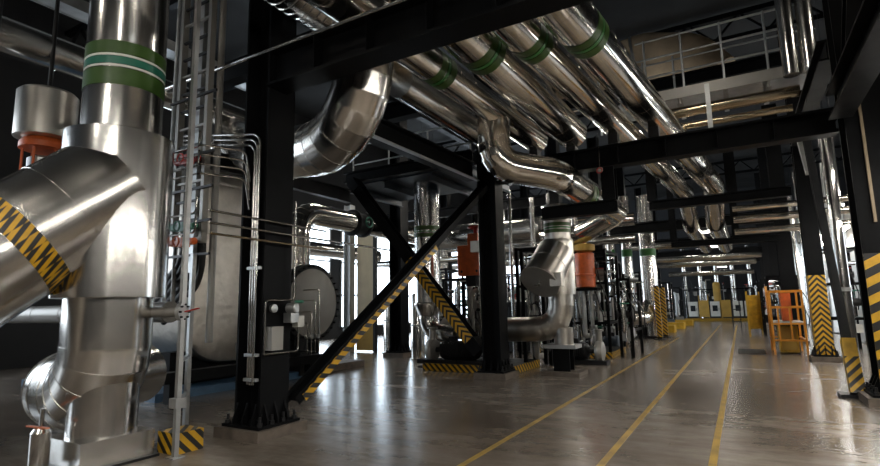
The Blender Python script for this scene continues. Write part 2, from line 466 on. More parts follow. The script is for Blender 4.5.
# ------------------------------------------------------------------ diagonal braces
def brace(p0, p1, w, h, label, up, z_to, m, off, th):
    t = thing('diagonal_brace', p0, label, 'brace', 'diagonal braces')
    obj('bar', MB().ibeam(p0, p1, w, h, .02, .015, up), 'black', t)
    a, b = V(p0), V(p1); f = (z_to-a.z)/(b.z-a.z)
    o = V(off)
    obj('hazard_tape', MB().beam(a.lerp(b, .015)+o, a.lerp(b, f)+o, th[0], th[1], up), m, t)
    for p, s in (((a, 1), (b, -1)) if w > .2 else ()):
        d = (b-a).normalized()*s
        obj('end_plate', MB().beam(p-d*.05, p+d*.28, max(.02, w*1.05), h*1.25, up), 'black', t)
    return t
e1 = (V((-4.72, 10.05, 4.05))-V((-4.72, 4.88, .42))).normalized()
n1 = V((0, e1.z, -e1.y))
brace((-5.06, 4.92, .36), (-4.66, 10.02, 4.05), .12, .22, 'long diagonal brace rising from the nearest column, striped along its lower edge', (1, 0, 0), 2.6, 'hazsaw', tuple(n1*.035+V((.10, 0, 0))), (.10, .05))
e2 = (V((-8.5, 10.3, 4.75))-V((-4.85, 10.3, .40))).normalized()
brace((-5.0, 10.3, .55), (-8.5, 10.3, 4.75), .26, .26, 'diagonal brace with yellow and black chevrons rising from the pump skid column', (0, 1, 0), 2.62, 'hazchev', (0, -.14, 0), (.25, .012))
t = thing('diagonal_brace', (1.42, 10.3, 0), 'steep brace behind the wide-striped column, its foot boxed in black and yellow', 'brace', 'diagonal braces')
obj('bar', MB().ibeam((1.42, 10.28, .1), (1.42, 12.35, 4.7), .12, .14, .016, .012, (0, 1, 0)), 'dark', t)
obj('striped_sleeve', MB().beam((1.42, 10.2, .06), (1.42, 10.42, .58), .19, .17, (0, 1, 0)), 'hazfine', t)
obj('yellow_cap', MB().beam((1.42, 10.42, .58), (1.42, 10.53, .86), .185, .16, (0, 1, 0)), 'yellow', t)
obj('foot_plate', MB().box((1.2, 10.13, 0), (1.62, 10.5, .05)), 'dark', t)
t = thing('diagonal_brace', (1.45, 13.2, 4.0), 'short pale knee brace high between the two striped columns', 'brace', 'diagonal braces')
obj('bar', MB().beam((1.45, 12.6, 4.05), (1.45, 13.7, 5.3), .16, .1), 'galv', t)

# ------------------------------------------------------------------ insulated riser with branch, elbow and foot
def riser(x, y, sc, label, top, zz, br_len, br_dir, tape, el_end, bands, r0, r1, r2, foot='box', br_r=.46, cap_plate=False, bend=1.9, drop=.35, m='clad', mv='cladv'):
    """zz = base top, trunk top, elbow centre, sleeve bottom, sleeve top"""
    t = thing('pipe_riser', (x, y, 0), label, 'pipe', None)
    zb, zt, ze, zs0, zs1 = zz
    obj('upper_pipe', MB().pipe([(x, y, zs1-.02), (x, y, top)], r0, 40, seam=1.05), mv, t)
    obj('sleeve', MB().lathe([(r0, zs1+.05), (r0+.03, zs1+.045), (r1, zs1), (r1, zs1-.03), (r1, (zs0+zs1)/2), (r1+.005, (zs0+zs1)/2), (r1+.005, (zs0+zs1)/2-.02), (r1, (zs0+zs1)/2-.02), (r1, zs0), (r2*.9, zs0)], (x, y, 0), seg=44), mv, t)
    pts = arc([(x, y, zs0+.02), (x, y, ze)]+list(el_end), [r2*bend, .5][:len(el_end)], 5)
    obj('elbow_pipe', MB().pipe(pts, r2, 40, seam=.9, bead=.005, w=.008), m, t)
    rt = r2*.76
    obj('support_trunk', MB().pipe([(x+.02, y, zb), (x+.02, y, zt)], rt, 36), mv, t)
    d = V(br_dir).normalized(); s = V((x, y, zs1))-V((0, 0, br_r*drop))
    e = s+d*br_len
    b = obj('branch_pipe', MB().pipe([s+d*(.02 if drop > .5 else .18), s+d*.62, e], br_r, 44, seam=1.2, bead=.006, w=.01), m, t)
    if tape:
        for k, a in enumerate(tape):
            obj('hazard_tape', MB().pipe([s+d*a, s+d*(a+.22)], br_r+.006, 44), 'haztape', b)
    if cap_plate:
        obj('cap_plate', MB().pipe([e-d*.03, e+d*.012], br_r+.02, 40), 'gunmetal', b)
        u, v = perp(d)
        c = e + V((br_r*.95, -.02, .04))
        obj('branch_box', MB().box(c-V((.12, .12, .14)), c+V((.12, .12, .14))), 'alu', b)
        obj('drain_cock', MB().cyl(e+d*.01, e+d*.10, .03, 10).cyl(e+d*.1+V((-.07, 0, 0)), e+d*.1+V((.07, 0, 0)), .016, 8), 'tube', b)
    for z, hh, mm, nm in bands:
        obj(nm, MB().pipe([(x, y, z), (x, y, z+hh)], r0+.005, 40, ends=False), mm, t)
    return t, zb
r_, zb = riser(-5.86, 3.05, 1, 'huge silver riser nearest the camera, with green bands and a thick striped branch', 7.5,
      (.28, .80, .67, 1.66, 3.42), 2.6, (-.22, -1, -.92), (1.02,), [(-6.86, 3.10, .66), (-7.5, 4.35, .66)],
      [(3.92, .19, 'green', 'green_band'), (4.12, .025, 'whiteband', 'white_stripe'), (4.15, .085, 'teal', 'teal_band'), (4.24, .025, 'whiteband', 'white_stripe'), (4.27, .15, 'green', 'green_band')],
      .395, .535, .42, br_r=.56, bend=1.45, drop=.86)
x, y = -5.86, 3.05
for dz in (.3,):
    obj('base_block', MB().box((x-.38, y-.36, .02), (x+.36, y+.36, .28)), 'clad', r_)
obj('base_plate', MB().box((x-.42, y-.40, 0), (x+.40, y+.40, .025)), 'dark', r_)
q_, zb = riser(-3.45, 11.3, 1, 'silver riser in mid hall with a capped branch and a green band under the bracket', 3.72,
      (.62, 1.0, .98, 1.72, 2.90), 1.12, (-.26, -1, -1.0), None, [(-4.7, 11.25, .95)],
      [(3.08, .08, 'green', 'green_band'), (3.175, .04, 'brightgreen', 'green_stripe'), (3.23, .08, 'green', 'green_band')],
      .29, .335, .275, br_r=.41, cap_plate=True, m='satin', mv='satin')
x, y = -3.45, 11.3
obj('support_plate', MB().box((x-.36, y-.26, .56), (x+.34, y+.26, .64)), 'galv', q_)
obj('pedestal', MB().ibeam((x, y, .08), (x, y, .56), .36, .36, .03, .03), 'black', q_)
obj('base_plate', MB().box((x-.42, y-.36, 0), (x+.42, y+.36, .08)), 'plinth', q_)

# ------------------------------------------------------------------ long overhead pipes
def insul(pts, r, m, label, name='insulated_pipe', seam=.9, bands=(), group=None, seg=30, cat='pipe', bead=.004, caps=False):
    o = obj(name, MB().pipe(pts, r, seg, seam=seam, bead=bead, w=.01), m, None, label, cat, group)
    for (p, d, L, mm, nm) in bands:
        p = V(p); d = V(d).normalized()
        obj(nm, MB().pipe([p, p+d*L], r+.006, seg, ends=False), mm, o)
    return o
def gband(a, b, y, L=.42):
    a, b = V(a), V(b); d = (b-a).normalized(); p = a.lerp(b, (y-a.y)/(b.y-a.y))
    return [(p, d, L*.36, 'green', 'green_band'), (p+d*L*.40, d, L*.16, 'brightgreen', 'green_stripe'), (p+d*L*.60, d, L*.36, 'green', 'green_band')]
G4 = 'long silver pipes overhead'
long_pipes = [((-3.88, 2.2, 5.17), (-3.52, 10.4, 5.0), .25, 6.2, 'overhead silver pipe feeding the S-bend, farthest from the walkway'),
              ((-3.06, 2.2, 5.26), (-2.73, 10.3, 5.0), .32, 6.05, 'thick overhead silver pipe with a green band, second from the S-bend'),
              ((-2.55, 2.2, 5.16), (-1.26, 18.1, 5.0), .265, 6.2, 'overhead silver pipe with a green band, second from the walkway'),
              ((-1.98, 2.2, 5.19), (-.42, 17.4, 5.0), .295, 6.4, 'overhead silver pipe with a green band, nearest to the walkway')]
for a, b, r, yb, lab in long_pipes:
    tail = [] if b[1] < 12 else ([(-1.30, 20.2, 4.15), (-1.2, 27, 4.0)] if b[0] < -1 else [(-.52, 19.8, 4.15), (-.4, 27, 4.0)])
    insul([a, b]+tail, r, 'bright', lab, bands=gband(a, b, yb), group=G4, seam=.45, bead=.0025)
insul([(-4.40, 6.45, 5.05), (-4.28, 9.9, 4.95)], .25, 'clad', 'dim silver pipe tucked between the big elbow and the S-bend feed pipe', seam=.7)
# pipe shoes on the first beams
sh = 0
names = ['S-bend feed pipe', 'thick banded pipe', 'second pipe from the walkway', 'walkway-side pipe']
for i, (a, b, r, yb, lab) in enumerate(long_pipes):
    a, b = V(a), V(b)
    for yy, zb_, wh in ((4.5, 4.85, 'nearest overhead beam'), (10.26, 4.60, 'cross beam over the S-bend')):
        p = a.lerp(b, (yy-a.y)/(b.y-a.y))
        obj('pipe_shoe', MB().box((p.x-.09, p.y-.12, zb_), (p.x+.09, p.y+.12, max(zb_+.01, p.z-r*.97))), 'dark', None, 'pipe shoe under the %s on the %s' % (names[i], wh), 'pipe support', 'pipe shoes')
# S-bend pipe
S = arc([(-3.68, 8.45, 4.9), (-3.68, 8.45, 4.06), (-2.82, 9.35, 3.93), (-2.74, 14.7, 3.98), (-3.9, 14.9, 3.5), (-5.0, 14.9, 3.45)], [.42, .6, .4, .3], 6)
sb = insul(S, .30, 'bright', 'silver S-bend pipe dropping from the overhead pipe and running under the cross beam', seam=.5)
obj('green_band', MB().pipe([(-2.79, 10.95, 3.905), (-2.784, 11.15, 3.90)], 0.308, 30, ends=False), 'green', sb)
obj('green_stripe', MB().pipe([(-2.783, 11.2, 3.90), (-2.78, 11.28, 3.90)], 0.308, 30, ends=False), 'brightgreen', sb)
# big mitred elbow
I = arc([(-4.40, 5.55, 8.0), (-4.40, 5.55, 3.84), (-7.2, 6.2, 4.2), (-9.9, 7.4, 5.6), (-9.9, 7.4, 4.75)], [1.05, .6, .4], 8)
insul(I, .42, 'clad', 'big silver mitred elbow turning behind the nearest black column', seam=1.0, bead=.006, seg=40)
# spiral duct above the first beam
d = MB(); prof = []
for i in range(24):
    h = i*.125; prof += [(.30, h), (.30, h+.10), (.312, h+.108), (.312, h+.117)]
d.lathe(prof, (-4.66, 3.2, 5.6), (.02, 1, -.02), 32)
sd = obj('spiral_duct', d, 'clad', None, 'ribbed spiral duct just above the nearest overhead beam', 'duct')
obj('end_elbow', MB().pipe(arc([(-4.60, 6.1, 5.54), (-4.59, 6.7, 5.53), (-4.59, 6.95, 7.6)], .4, 5), .29, 32, seam=.5), 'brass', sd)

# ------------------------------------------------------------------ things around the near riser
def spring_hanger(x, y, ztop, sc, label, can='satin'):
    t = thing('spring_hanger', (x, y, ztop-1.7*sc), label, 'spring hanger', 'orange spring hangers')
    obj('silver_can', MB().lathe([(.30*sc, 0), (.34*sc, .02*sc), (.34*sc, .62*sc), (.30*sc, .66*sc), (.05*sc, .70*sc)], (x, y, ztop-.7*sc), seg=36), can, t)
    z = ztop-.74*sc
    obj('upper_flange', MB().lathe([(.24*sc, -.10*sc), (.27*sc, -.09*sc), (.27*sc, -.02*sc), (.22*sc, .06*sc)], (x, y, z), seg=32), 'orange', t)
    for i in range(6):
        a = i*PI/3+.2; c, s = math.cos(a)*.22*sc, math.sin(a)*.22*sc
        obj('tie_rod', MB().cyl((x+c, y+s, z-.62*sc), (x+c, y+s, z-.08*sc), .016*sc, 8), 'orange', t)
    obj('spring_body', MB().lathe([(.22*sc, -1.05*sc), (.25*sc, -1.03*sc), (.25*sc, -.60*sc), (.20*sc, -.56*sc), (.03, -.54*sc)], (x, y, z), seg=32), 'orange', t)
    obj('inner_cup', MB().lathe([(.13*sc, -.5*sc), (.17*sc, -.46*sc), (.17*sc, -.22*sc), (.1*sc, -.18*sc)], (x, y, z), seg=24), 'galv', t)
    return t
spring_hanger(-8.95, 3.55, 4.92, 1.15, 'orange spring hanger with a silver can behind the huge near riser')
obj('hanger_rod', MB().cyl((-8.95, 3.55, 4.93), (-8.95, 3.55, 8), .03, 10), 'dark', None, 'dark rod holding the orange spring hanger behind the near riser', 'rod')
insul([(-9.2, 2.2, 5.65), (-9.2, 7.5, 5.65)], .27, 'clad', 'dim silver pipe high behind the near riser, above the orange spring hanger', seam=.8)
b = MB(); b.beam((-9.3, 2.4, 6.55), (-9.3, 8, 6.55), .34, .04); b.beam((-9.13, 2.4, 6.62), (-9.13, 8, 6.62), .02, .2); b.beam((-9.47, 2.4, 6.62), (-9.47, 8, 6.62), .02, .2)
obj('cable_tray', b, 'galv', None, 'pale cable tray at the top corner behind the near riser', 'cable tray')
obj('conduit', MB().pipe([(-7.45, 2.35, 0), (-7.45, 2.35, 6.8)], .045, 14), 'dark', None, 'dark upright conduit crossing in front of the orange spring hanger', 'conduit')
obj('conduit', MB().pipe([(-7.75, 2.35, 0), (-7.75, 2.35, 6.8)], .06, 14), 'tube', None, 'silver upright conduit at the picture edge beside the dark one', 'conduit')
# drain pot
t = thing('drain_pot', (-5.93, 2.54, 0), 'small silver drain pot with an orange handle below the near elbow', 'drain pot')
obj('pot', MB().lathe([(.06, .05), (.085, .07), (.085, .38), (.06, .42)], (-5.93, 2.54, 0), seg=24), 'clad', t)
obj('stand', MB().cyl((-5.93, 2.54, 0), (-5.93, 2.54, .06), .03, 10), 'dark', t)
obj('handle', MB().beam((-6.11, 2.50, .43), (-5.80, 2.54, .43), .03, .012), 'orange', t, 'orange handle')
obj('stem', MB().cyl((-5.93, 2.54, .41), (-5.93, 2.54, .60), .02, 10), 'tube', t)
# side stub with valve
t = thing('drain_valve', (-5.25, 3.35, 1.40), 'round flanged valve with a red handle on the stub beside the near riser', 'valve')
obj('stub_pipe', MB().cyl((-5.72, 3.28, 1.5), (-5.26, 3.48, 1.5), .055, 16), 'gunmetal', t)
obj('flange', MB().cyl((-5.27, 3.475, 1.5), (-5.23, 3.492, 1.5), .098, 24), 'galv', t)
bolts((-5.228, 3.493, 1.5), (.92, .4, 0), .078, 8, .012, .02, 'dark', t)
obj('handle', MB().beam((-5.22, 3.50, 1.5), (-5.06, 3.55, 1.535), .03, .012), 'red', t, 'red handle')
# strut frame
t = thing('strut_frame', (-5.42, 3.6, 0), 'galvanised strut frame with holes standing beside the near riser', 'strut frame')
for x, y, z1 in ((-5.24, 3.48, 5.6), (-5.78, 3.95, 2.2)):
    p = MB(); p.box((x-.025, y-.025, 0), (x+.025, y+.025, z1)); obj('post', p, 'galv', t)
    obj('foot', MB().box((x-.07, y-.07, 0), (x+.07, y+.07, .012)), 'galv', t)
for z in (.55, .98): obj('rail', MB().beam((-5.24, 3.48, z), (-5.78, 3.95, z), .04, .04), 'galv', t)
obj('clamp', MB().box((-5.30, 3.42, .50), (-5.18, 3.54, .60)), 'galv', t)
# hazard kerb beside the base block
t = obj('kerb_block', MB().box((-5.62, 3.52, 0), (-5.30, 3.85, .22)), 'hazfine', None, 'black and yellow striped kerb block behind the near riser base', 'kerb')
# black horizontal pipes behind the near riser
insul([(-12, 3.9, 1.5), (-6.1, 3.9, 1.5)], .13, 'gunmetal', 'dull horizontal pipe behind the near riser at sleeve height', seam=.8)
insul([(-12, 2.2, .35), (-7.4, 2.2, .35)], .22, 'gunmetal', 'dark low pipe in the bottom corner beside the drain pot', seam=1.0)

# cable ladder with cables
t = thing('cable_ladder', (-6.05, 4.05, 2.35), 'tall upright cable ladder between the near riser and the nearest column', 'cable ladder')
for x, mm in ((-6.38, 'gunmetal'), (-5.78, 'gunmetal')):
    obj('rail', MB().box((x-.03, 4.02, 2.35), (x+.03, 4.10, 8.5)), mm, t)
for k in range(24):
    z = 2.4+k*.25; obj('rung', MB().box((-6.38, 4.04, z), (-5.78, 4.07, z+.03)), 'gunmetal' if k % 3 == 0 else 'dark', t)
obj('bracing_post', MB().box((-6.16, 4.14, 2.0), (-6.08, 4.2, 8.5)), 'galv', t)
for z in (2.2, 2.62, 3.05, 3.5, 4.3): obj('wall_arm', MB().beam((-6.5, 4.0, z), (-5.55, 4.0, z), .03, .03), 'dark', t)
for k in range(6):
    x = -6.46+k*.08; z = 2.2-.06*k
    obj('power_cable', MB().pipe(arc([(x, 4.27, 8.6), (x, 4.27, z), (x-1.3, 4.6, z-.55)], .45, 6), .042, 10), 'rubber', None, 'thick black cable on the upright cable ladder, %s counting towards the nearest black column' % ('first second third fourth fifth sixth'.split()[k]), 'cable', 'black cables on the ladder')
for i, (xx, yy, r, z0, m) in enumerate(((-6.62, 4.12, .03, 1.4, 'galv'), (-6.22, 4.17, .02, 2.0, 'dark'), (-6.70, 4.3, .03, 1.4, 'gunmetal'), (-5.98, 4.36, .045, 1.1, 'gunmetal'), (-6.5, 4.4, .06, 1.0, 'galv'))):
    obj('upright_conduit', MB().pipe([(xx, yy, z0), (xx, yy, 8.8)], r, 12), m, None, 'upright conduit beside the cable ladder, %s from the near riser' % ('second', 'fourth', 'nearest', 'farthest', 'third')[(0, 1, 2, 3, 4)[i]], 'conduit', 'conduits beside the cable ladder')
for i, z in enumerate((3.18, 3.30, 3.42, 3.54)):
    obj('thin_tube', MB().pipe(arc([(-6.7, 3.86, z), (-5.6, 3.86, z), (-5.32, 4.3, z-.02), (-5.32, 4.38, z-.4)], .1, 4), .013, 8), 'tube', None, 'thin level tube from the cable ladder to the nearest column, %s from below' % ordw[i], 'tube', 'thin tubes from the cable ladder')
t = thing('manifold', (-5.95, 3.92, 2.3), 'valve manifold with red and green valves on the cable ladder', 'manifold')
for z, mm, nm in ((3.42, 'red', 'red_valve'), (2.55, 'valvegreen', 'green_valve'), (2.36, 'orange', 'orange_valve')):
    v = obj(nm, MB().cyl((-6.2, 3.93, z), (-5.75, 3.93, z), .045, 12).box((-6.05, 3.88, z-.06), (-5.9, 3.98, z+.06)), mm, t)
    obj('handwheel', MB().ring((-5.97, 3.83, z), (0, 1, 0), .06, .01), mm, v)
for z in (2.46, 2.7, 3.3, 3.55): obj('tube', MB().pipe(arc([(-6.45, 3.9, z), (-5.7, 3.9, z), (-5.7, 3.9, z+.2)], .06, 4), .014, 8), 'tube', t)
# thin tubes running past the first column
for k, (za, zz) in enumerate(((2.60, 2.58), (2.46, 2.44), (2.34, 2.32))):
    obj('thin_tube', MB().pipe([(-4.96+.02*k, 3.55, za), (-4.96+.02*k, 5.4 if k != 1 else 6.9, zz)], .014, 10), 'brass' if k == 2 else 'tube', None,
        ['uppermost', 'middle', 'lowest and brassy'][k]+' of three thin level tubes passing across the nearest black column', 'tube', 'thin tubes across the nearest column')
for k in range(3):
    x = -5.22+k*.055; zt = 3.60+k*.06
    obj('riser_conduit', MB().pipe(arc([(x, 4.36-.01*k, .62), (x, 4.36-.01*k, zt), (-6.6, 4.22, zt+.22)], .14, 6), .017, 12), 'tube', None,
        ['outermost', 'middle', 'innermost'][k]+' of three slim conduits climbing the nearest black column and curving away', 'conduit', 'conduits on the nearest column')
t = thing('instrument_panel', (-4.935, 4.62, .9), 'small instrument panel with transmitter and tubing on the nearest black column', 'instrument panel')
obj('enclosure', MB().box((-5.015, 4.42, 1.02), (-4.895, 4.60, 1.30)), 'gunmetal', t)
obj('transmitter', MB().lathe([(.05, -.07), (.065, -.06), (.065, .06), (.05, .07)], (-4.915, 4.76, 1.52), (1, .2, 0), 20).box((-5.005, 4.70, 1.34), (-4.875, 4.83, 1.46)), 'galv', t)
obj('junction_box', MB().box((-5.015, 4.86, 1.28), (-4.915, 4.97, 1.42)), 'white', t)
obj('gauge', MB().lathe([(.045, 0), (.05, .02), (.05, .05), (.03, .055)], (-4.995, 4.5, 1.52), (1, 0, 0), 20), 'galv', t)
obj('tubing_loop', MB().pipe(arc([(-4.955, 4.36, .98), (-4.955, 4.36, 1.62), (-4.955, 4.82, 1.62), (-4.955, 4.82, 2.9)], .05, 4), .012, 8), 'tube', t)
obj('tubing_loop', MB().pipe(arc([(-4.945, 4.36, .98), (-4.945, 4.90, .98), (-4.945, 4.90, 1.3)], .05, 4), .012, 8), 'tube', t)
obj('green_valve', MB().cyl((-4.915, 4.80, 1.6), (-4.835, 4.86, 1.6), .02, 10).box((-4.895, 4.8, 1.585), (-4.875, 4.92, 1.615)), 'valvegreen', t)
for z in (.95, .66, 2.0): obj('clip', MB().box((-5.27, 4.33, z), (-5.06, 4.385, z+.035)), 'galv', t)

t = thing('chain_valve', (-2.12, 9.9, 4.0), 'small red-handled valve hanging on a thin rod in front of the cross beam', 'valve')
obj('rod', MB().cyl((-2.12, 9.9, 4.05), (-2.12, 9.9, 4.78), .008, 6), 'tube', t)
obj('body', MB().lathe([(.03, -.05), (.045, -.03), (.045, .03), (.03, .05)], (-2.12, 9.9, 4.05), (1, .2, 0), 14), 'galv', t)
obj('handwheel', MB().ring((-2.12, 9.83, 4.02), (0, 1, 0), .05, .01, 16, 6), 'red', t)
# ------------------------------------------------------------------ vessels by the windows
def sup(c, a, b, n, x, k=36):
    out = []
    for i in range(k):
        t = 2*PI*i/k; ct, st = math.cos(t), math.sin(t)
        out.append(V((x, c[0]+a*math.copysign(abs(ct)**(2/n), ct), c[1]+b*math.copysign(abs(st)**(2/n), st))))
    return out
t = thing('pressure_vessel', (-10.8, 7.45, 0), 'large dull silver vessel with a dented end face behind the nearest column', 'vessel')
c = (7.28, 2.55)
rs = []
for x, s in ((-13.0, .98), (-9.14, 1.0), (-9.04, .985), (-9.0, .95), (-8.97, .6), (-8.96, .05)):
    rs.append(sup(c, 1.43*s, 2.08*s, 3.0, x))
obj('shell', MB().rings(rs, True), 'alu', t)
for z in (4.05, 3.02): obj('seam_strip', MB().box((-8.985, 6.1, z), (-8.93, 8.45, z+.05)), 'alu', t)
obj('name_plate', MB().box((-8.97, 7.15, .66), (-8.945, 7.4, .86)), 'galv', t)
for x in (-9.4, -12.2):
    obj('saddle', MB().box((x-.14, 5.95, .14), (x+.14, 8.6, .75)), 'black', t)
obj('neck', MB().pipe([(-9.9, 7.4, 4.5), (-9.9, 7.4, 4.78)], .42, 28), 'alu', t)
obj('vessel_plinth', MB().box((-13.4, 5.3, 0), (-8.6, 8.7, .14)), 'blue', None, 'low blue-painted plinth under the large dull silver vessel', 'plinth')
obj('pipe_rail', MB().beam((-8.3, 5.2, .42), (-8.3, 8.9, .42), .2, .18).box((-8.38, 5.3, 0), (-8.22, 5.5, .34)).box((-8.38, 8.5, 0), (-8.22, 8.7, .34)), 'black', None, 'black skid beam along the foot of the large silver vessel', 'skid beam')
t = thing('flanged_vessel', (-10.4, 9.75, 0), 'vessel with a big round bolted flange cover right of the nearest column', 'vessel')
y, z = 9.75, 1.66
obj('shell', MB().pipe([(-13.0, y, z), (-9.62, y, z)], .84, 40, seam=1.2), 'gunmetal', t)
obj('flange', MB().lathe([(.84, 0), (.98, .02), (.98, .12), (.97, .13), (.97, .15), (.98, .16), (.98, .27), (.9, .285)], (-9.64, y, z), (1, 0, 0), 48), 'dark', t)
obj('cover_plate', MB().lathe([(.86, 0), (.86, .025), (.84, .03)], (-9.37, y, z), (1, 0, 0), 48), 'gunmetal', t, 'plain grey cover disc')
bolts((-9.36, y, z), (1, 0, 0), .92, 32, .024, .07, 'black', t)
for x in (-9.9, -12): obj('saddle', MB().box((x-.1, y-.7, .16), (x+.1, y+.7, 1.0)), 'black', t)
obj('vessel_plinth', MB().box((-13.3, 8.85, 0), (-8.7, 11.0, .16)), 'plinth', None, 'low concrete plinth under the vessel with the round bolted cover', 'plinth')
insul(arc([(-9.9, 9.75, 2.52), (-9.95, 9.75, 4.08), (-10.1, 18, 4.08)], .62, 7), .31, 'bright', 'silver pipe rising from the bolted vessel and turning level under the channel', seam=.6)
t = thing('shutoff_valve', (-9.85, 12.0, 3.9), 'dark flanged valve with a teal handwheel on the level pipe above the bolted vessel', 'valve')
obj('body', MB().lathe([(.36, 0), (.40, .02), (.40, .1), (.33, .12), (.33, .5), (.40, .52), (.40, .6), (.36, .62)], (-10.0, 12.0, 4.08), (0, 1, 0), 28), 'dark', t)
obj('handwheel', MB().ring((-9.55, 12.3, 4.08), (1, 0, 0), .15, .025).cyl((-9.75, 12.3, 4.08), (-9.54, 12.3, 4.08), .03, 10), 'teal', t)
insul([(-9.1, 15.8, 3.9), (-5.3, 15.8, 3.9)], .42, 'clad', 'fat level silver pipe behind the chevron brace', seam=.5)
insul([(-16.6, 10.6, 4.2), (-16.6, 22, 4.2)], .35, 'clad', 'level silver pipe far back along the window wall', seam=.8)
# brackets of clutter near flange
t = thing('hydraulic_unit', (-8.75, 8.75, 0), 'small dark hydraulic unit with tubing between the nearest column and the bolted vessel', 'hydraulic unit')
obj('tank', MB().box((-9.0, 8.55, .05), (-8.55, 9.05, .55)), 'dark', t)
obj('motor', MB().lathe([(.1, 0), (.14, .02), (.14, .3), (.1, .34)], (-8.8, 8.8, .56), (0, 0, 1), 20), 'dark', t)
for k in range(4): obj('tube', MB().pipe(arc([(-8.56, 8.6+.12*k, .4), (-8.4, 8.6+.12*k, .4), (-8.4, 8.6+.12*k, 1.2+.25*k), (-8.9, 8.6+.12*k, 1.2+.25*k)], .06, 4), .014, 8), 'tube', t)
for k in range(2): obj('valve', MB().cyl((-8.5, 8.65+.2*k, .9), (-8.3, 8.65+.2*k, .9), .05, 12), 'galv', t)

# wall pieces behind: galvanised post, cream panel, insulated uprights
obj('galvanised_post', MB().ibeam((-12.0, 14.3, 0), (-12.0, 14.3, 5.2), .28, .28, .02, .014, (1, 0, 0)), 'galv', None, 'pale galvanised post at the edge of the cream panel', 'post')
t = thing('partition_panel', (-11.5, 14.6, 0), 'cream upright panel with an ochre lower half beside the galvanised post', 'panel')
obj('upper_sheet', MB().box((-11.85, 14.55, 1.0), (-11.1, 14.62, 4.2)), 'cream', t)
obj('lower_sheet', MB().box((-11.85, 14.53, .05), (-11.1, 14.62, 1.0)), 'ochre', t)
obj('frame', MB().box((-11.1, 14.5, 0), (-11.02, 14.66, 4.25)).box((-11.85, 14.5, 4.2), (-11.02, 14.66, 4.28)), 'dark', t)
for i, (x, y, r, h, lab) in enumerate(((-10.4, 14.6, .26, 2.1, 'white insulated standpipe between the cream panel and the black column'),
        (-8.9, 14.9, .22, 3.2, 'silver standpipe just behind the black column by the window'),
        (-8.3, 13.0, .20, 1.9, 'short pale standpipe in front of the window, beside the banded upright pipe'),
        (-11.2, 19.5, .3, 5.0, 'tall pale standpipe far back against the windows'),
        (-7.2, 16.8, .18, 5.0, 'thin tall silver standpipe behind the pump skid'))):
    o = obj('standpipe', MB().lathe([(r*1.25, 0), (r*1.25, .04), (r, .05), (r, h-.1), (r*.8, h), (.04, h+.02)], (x, y, 0), seg=28), 'clad', None, lab, 'pipe', 'standpipes by the windows')
    obj('strap', MB().pipe([(x, y, h*.5), (x, y, h*.5+.05)], r+.008, 28, ends=False), 'galv', o)
# banded upright pipe with cone
x, y = -7.02, 11.5
t = thing('process_riser', (x, y, 0), 'upright silver pipe with double green bands and a cone foot behind the crossing braces', 'pipe')
obj('pipe', MB().pipe([(x, y, 1.6), (x, y, 4.78)], .33, 36, seam=.9), 'cladv', t)
obj('cone', MB().lathe([(.24, 1.28), (.36, 1.55), (.36, 1.60), (.33, 1.62)], (x, y, 0), seg=36), 'clad', t)
for z, h, mm in ((3.30, .10, 'green'), (3.43, .025, 'brightgreen'), (3.48, .11, 'green')):
    obj('green_band', MB().pipe([(x, y, z), (x, y, z+h)], .337, 36, ends=False), mm, t)
obj('elbow', MB().pipe(arc([(x, y, 1.3), (x, y, .92), (-6.25, 11.55, .78)], .36, 5), .23, 28, seam=.5), 'clad', t)
obj('support_leg', MB().box((x-.05, y-.05, 0), (x+.05, y+.05, .62)), 'black', t)
obj('base_plate', MB().box((x-.2, y-.2, 0), (x+.2, y+.2, .02)), 'black', t)
# platform above it
t = thing('service_platform', (-7.2, 12.0, 4.8), 'blue-grey service platform overhead behind the chevron brace', 'platform')
obj('deck', MB().box((-9.0, 10.7, 4.80), (-5.2, 13.1, 4.88)), 'bluegrey', t)
for x in (-8.9, -7.8, -6.4, -5.3): obj('joist', MB().ibeam((x, 10.7, 4.7), (x, 13.1, 4.7), .12, .2, .015, .012), 'bluegrey', t)
for x in (-8.9, -7.7, -6.5, -5.3): obj('rail_post', MB().cyl((x, 10.75, 4.88), (x, 10.75, 5.95), .022, 8), 'galv', t)
for z in (5.4, 5.93): obj('hand_rail', MB().cyl((-8.9, 10.75, z), (-5.3, 10.75, z), .022, 8), 'galv', t)

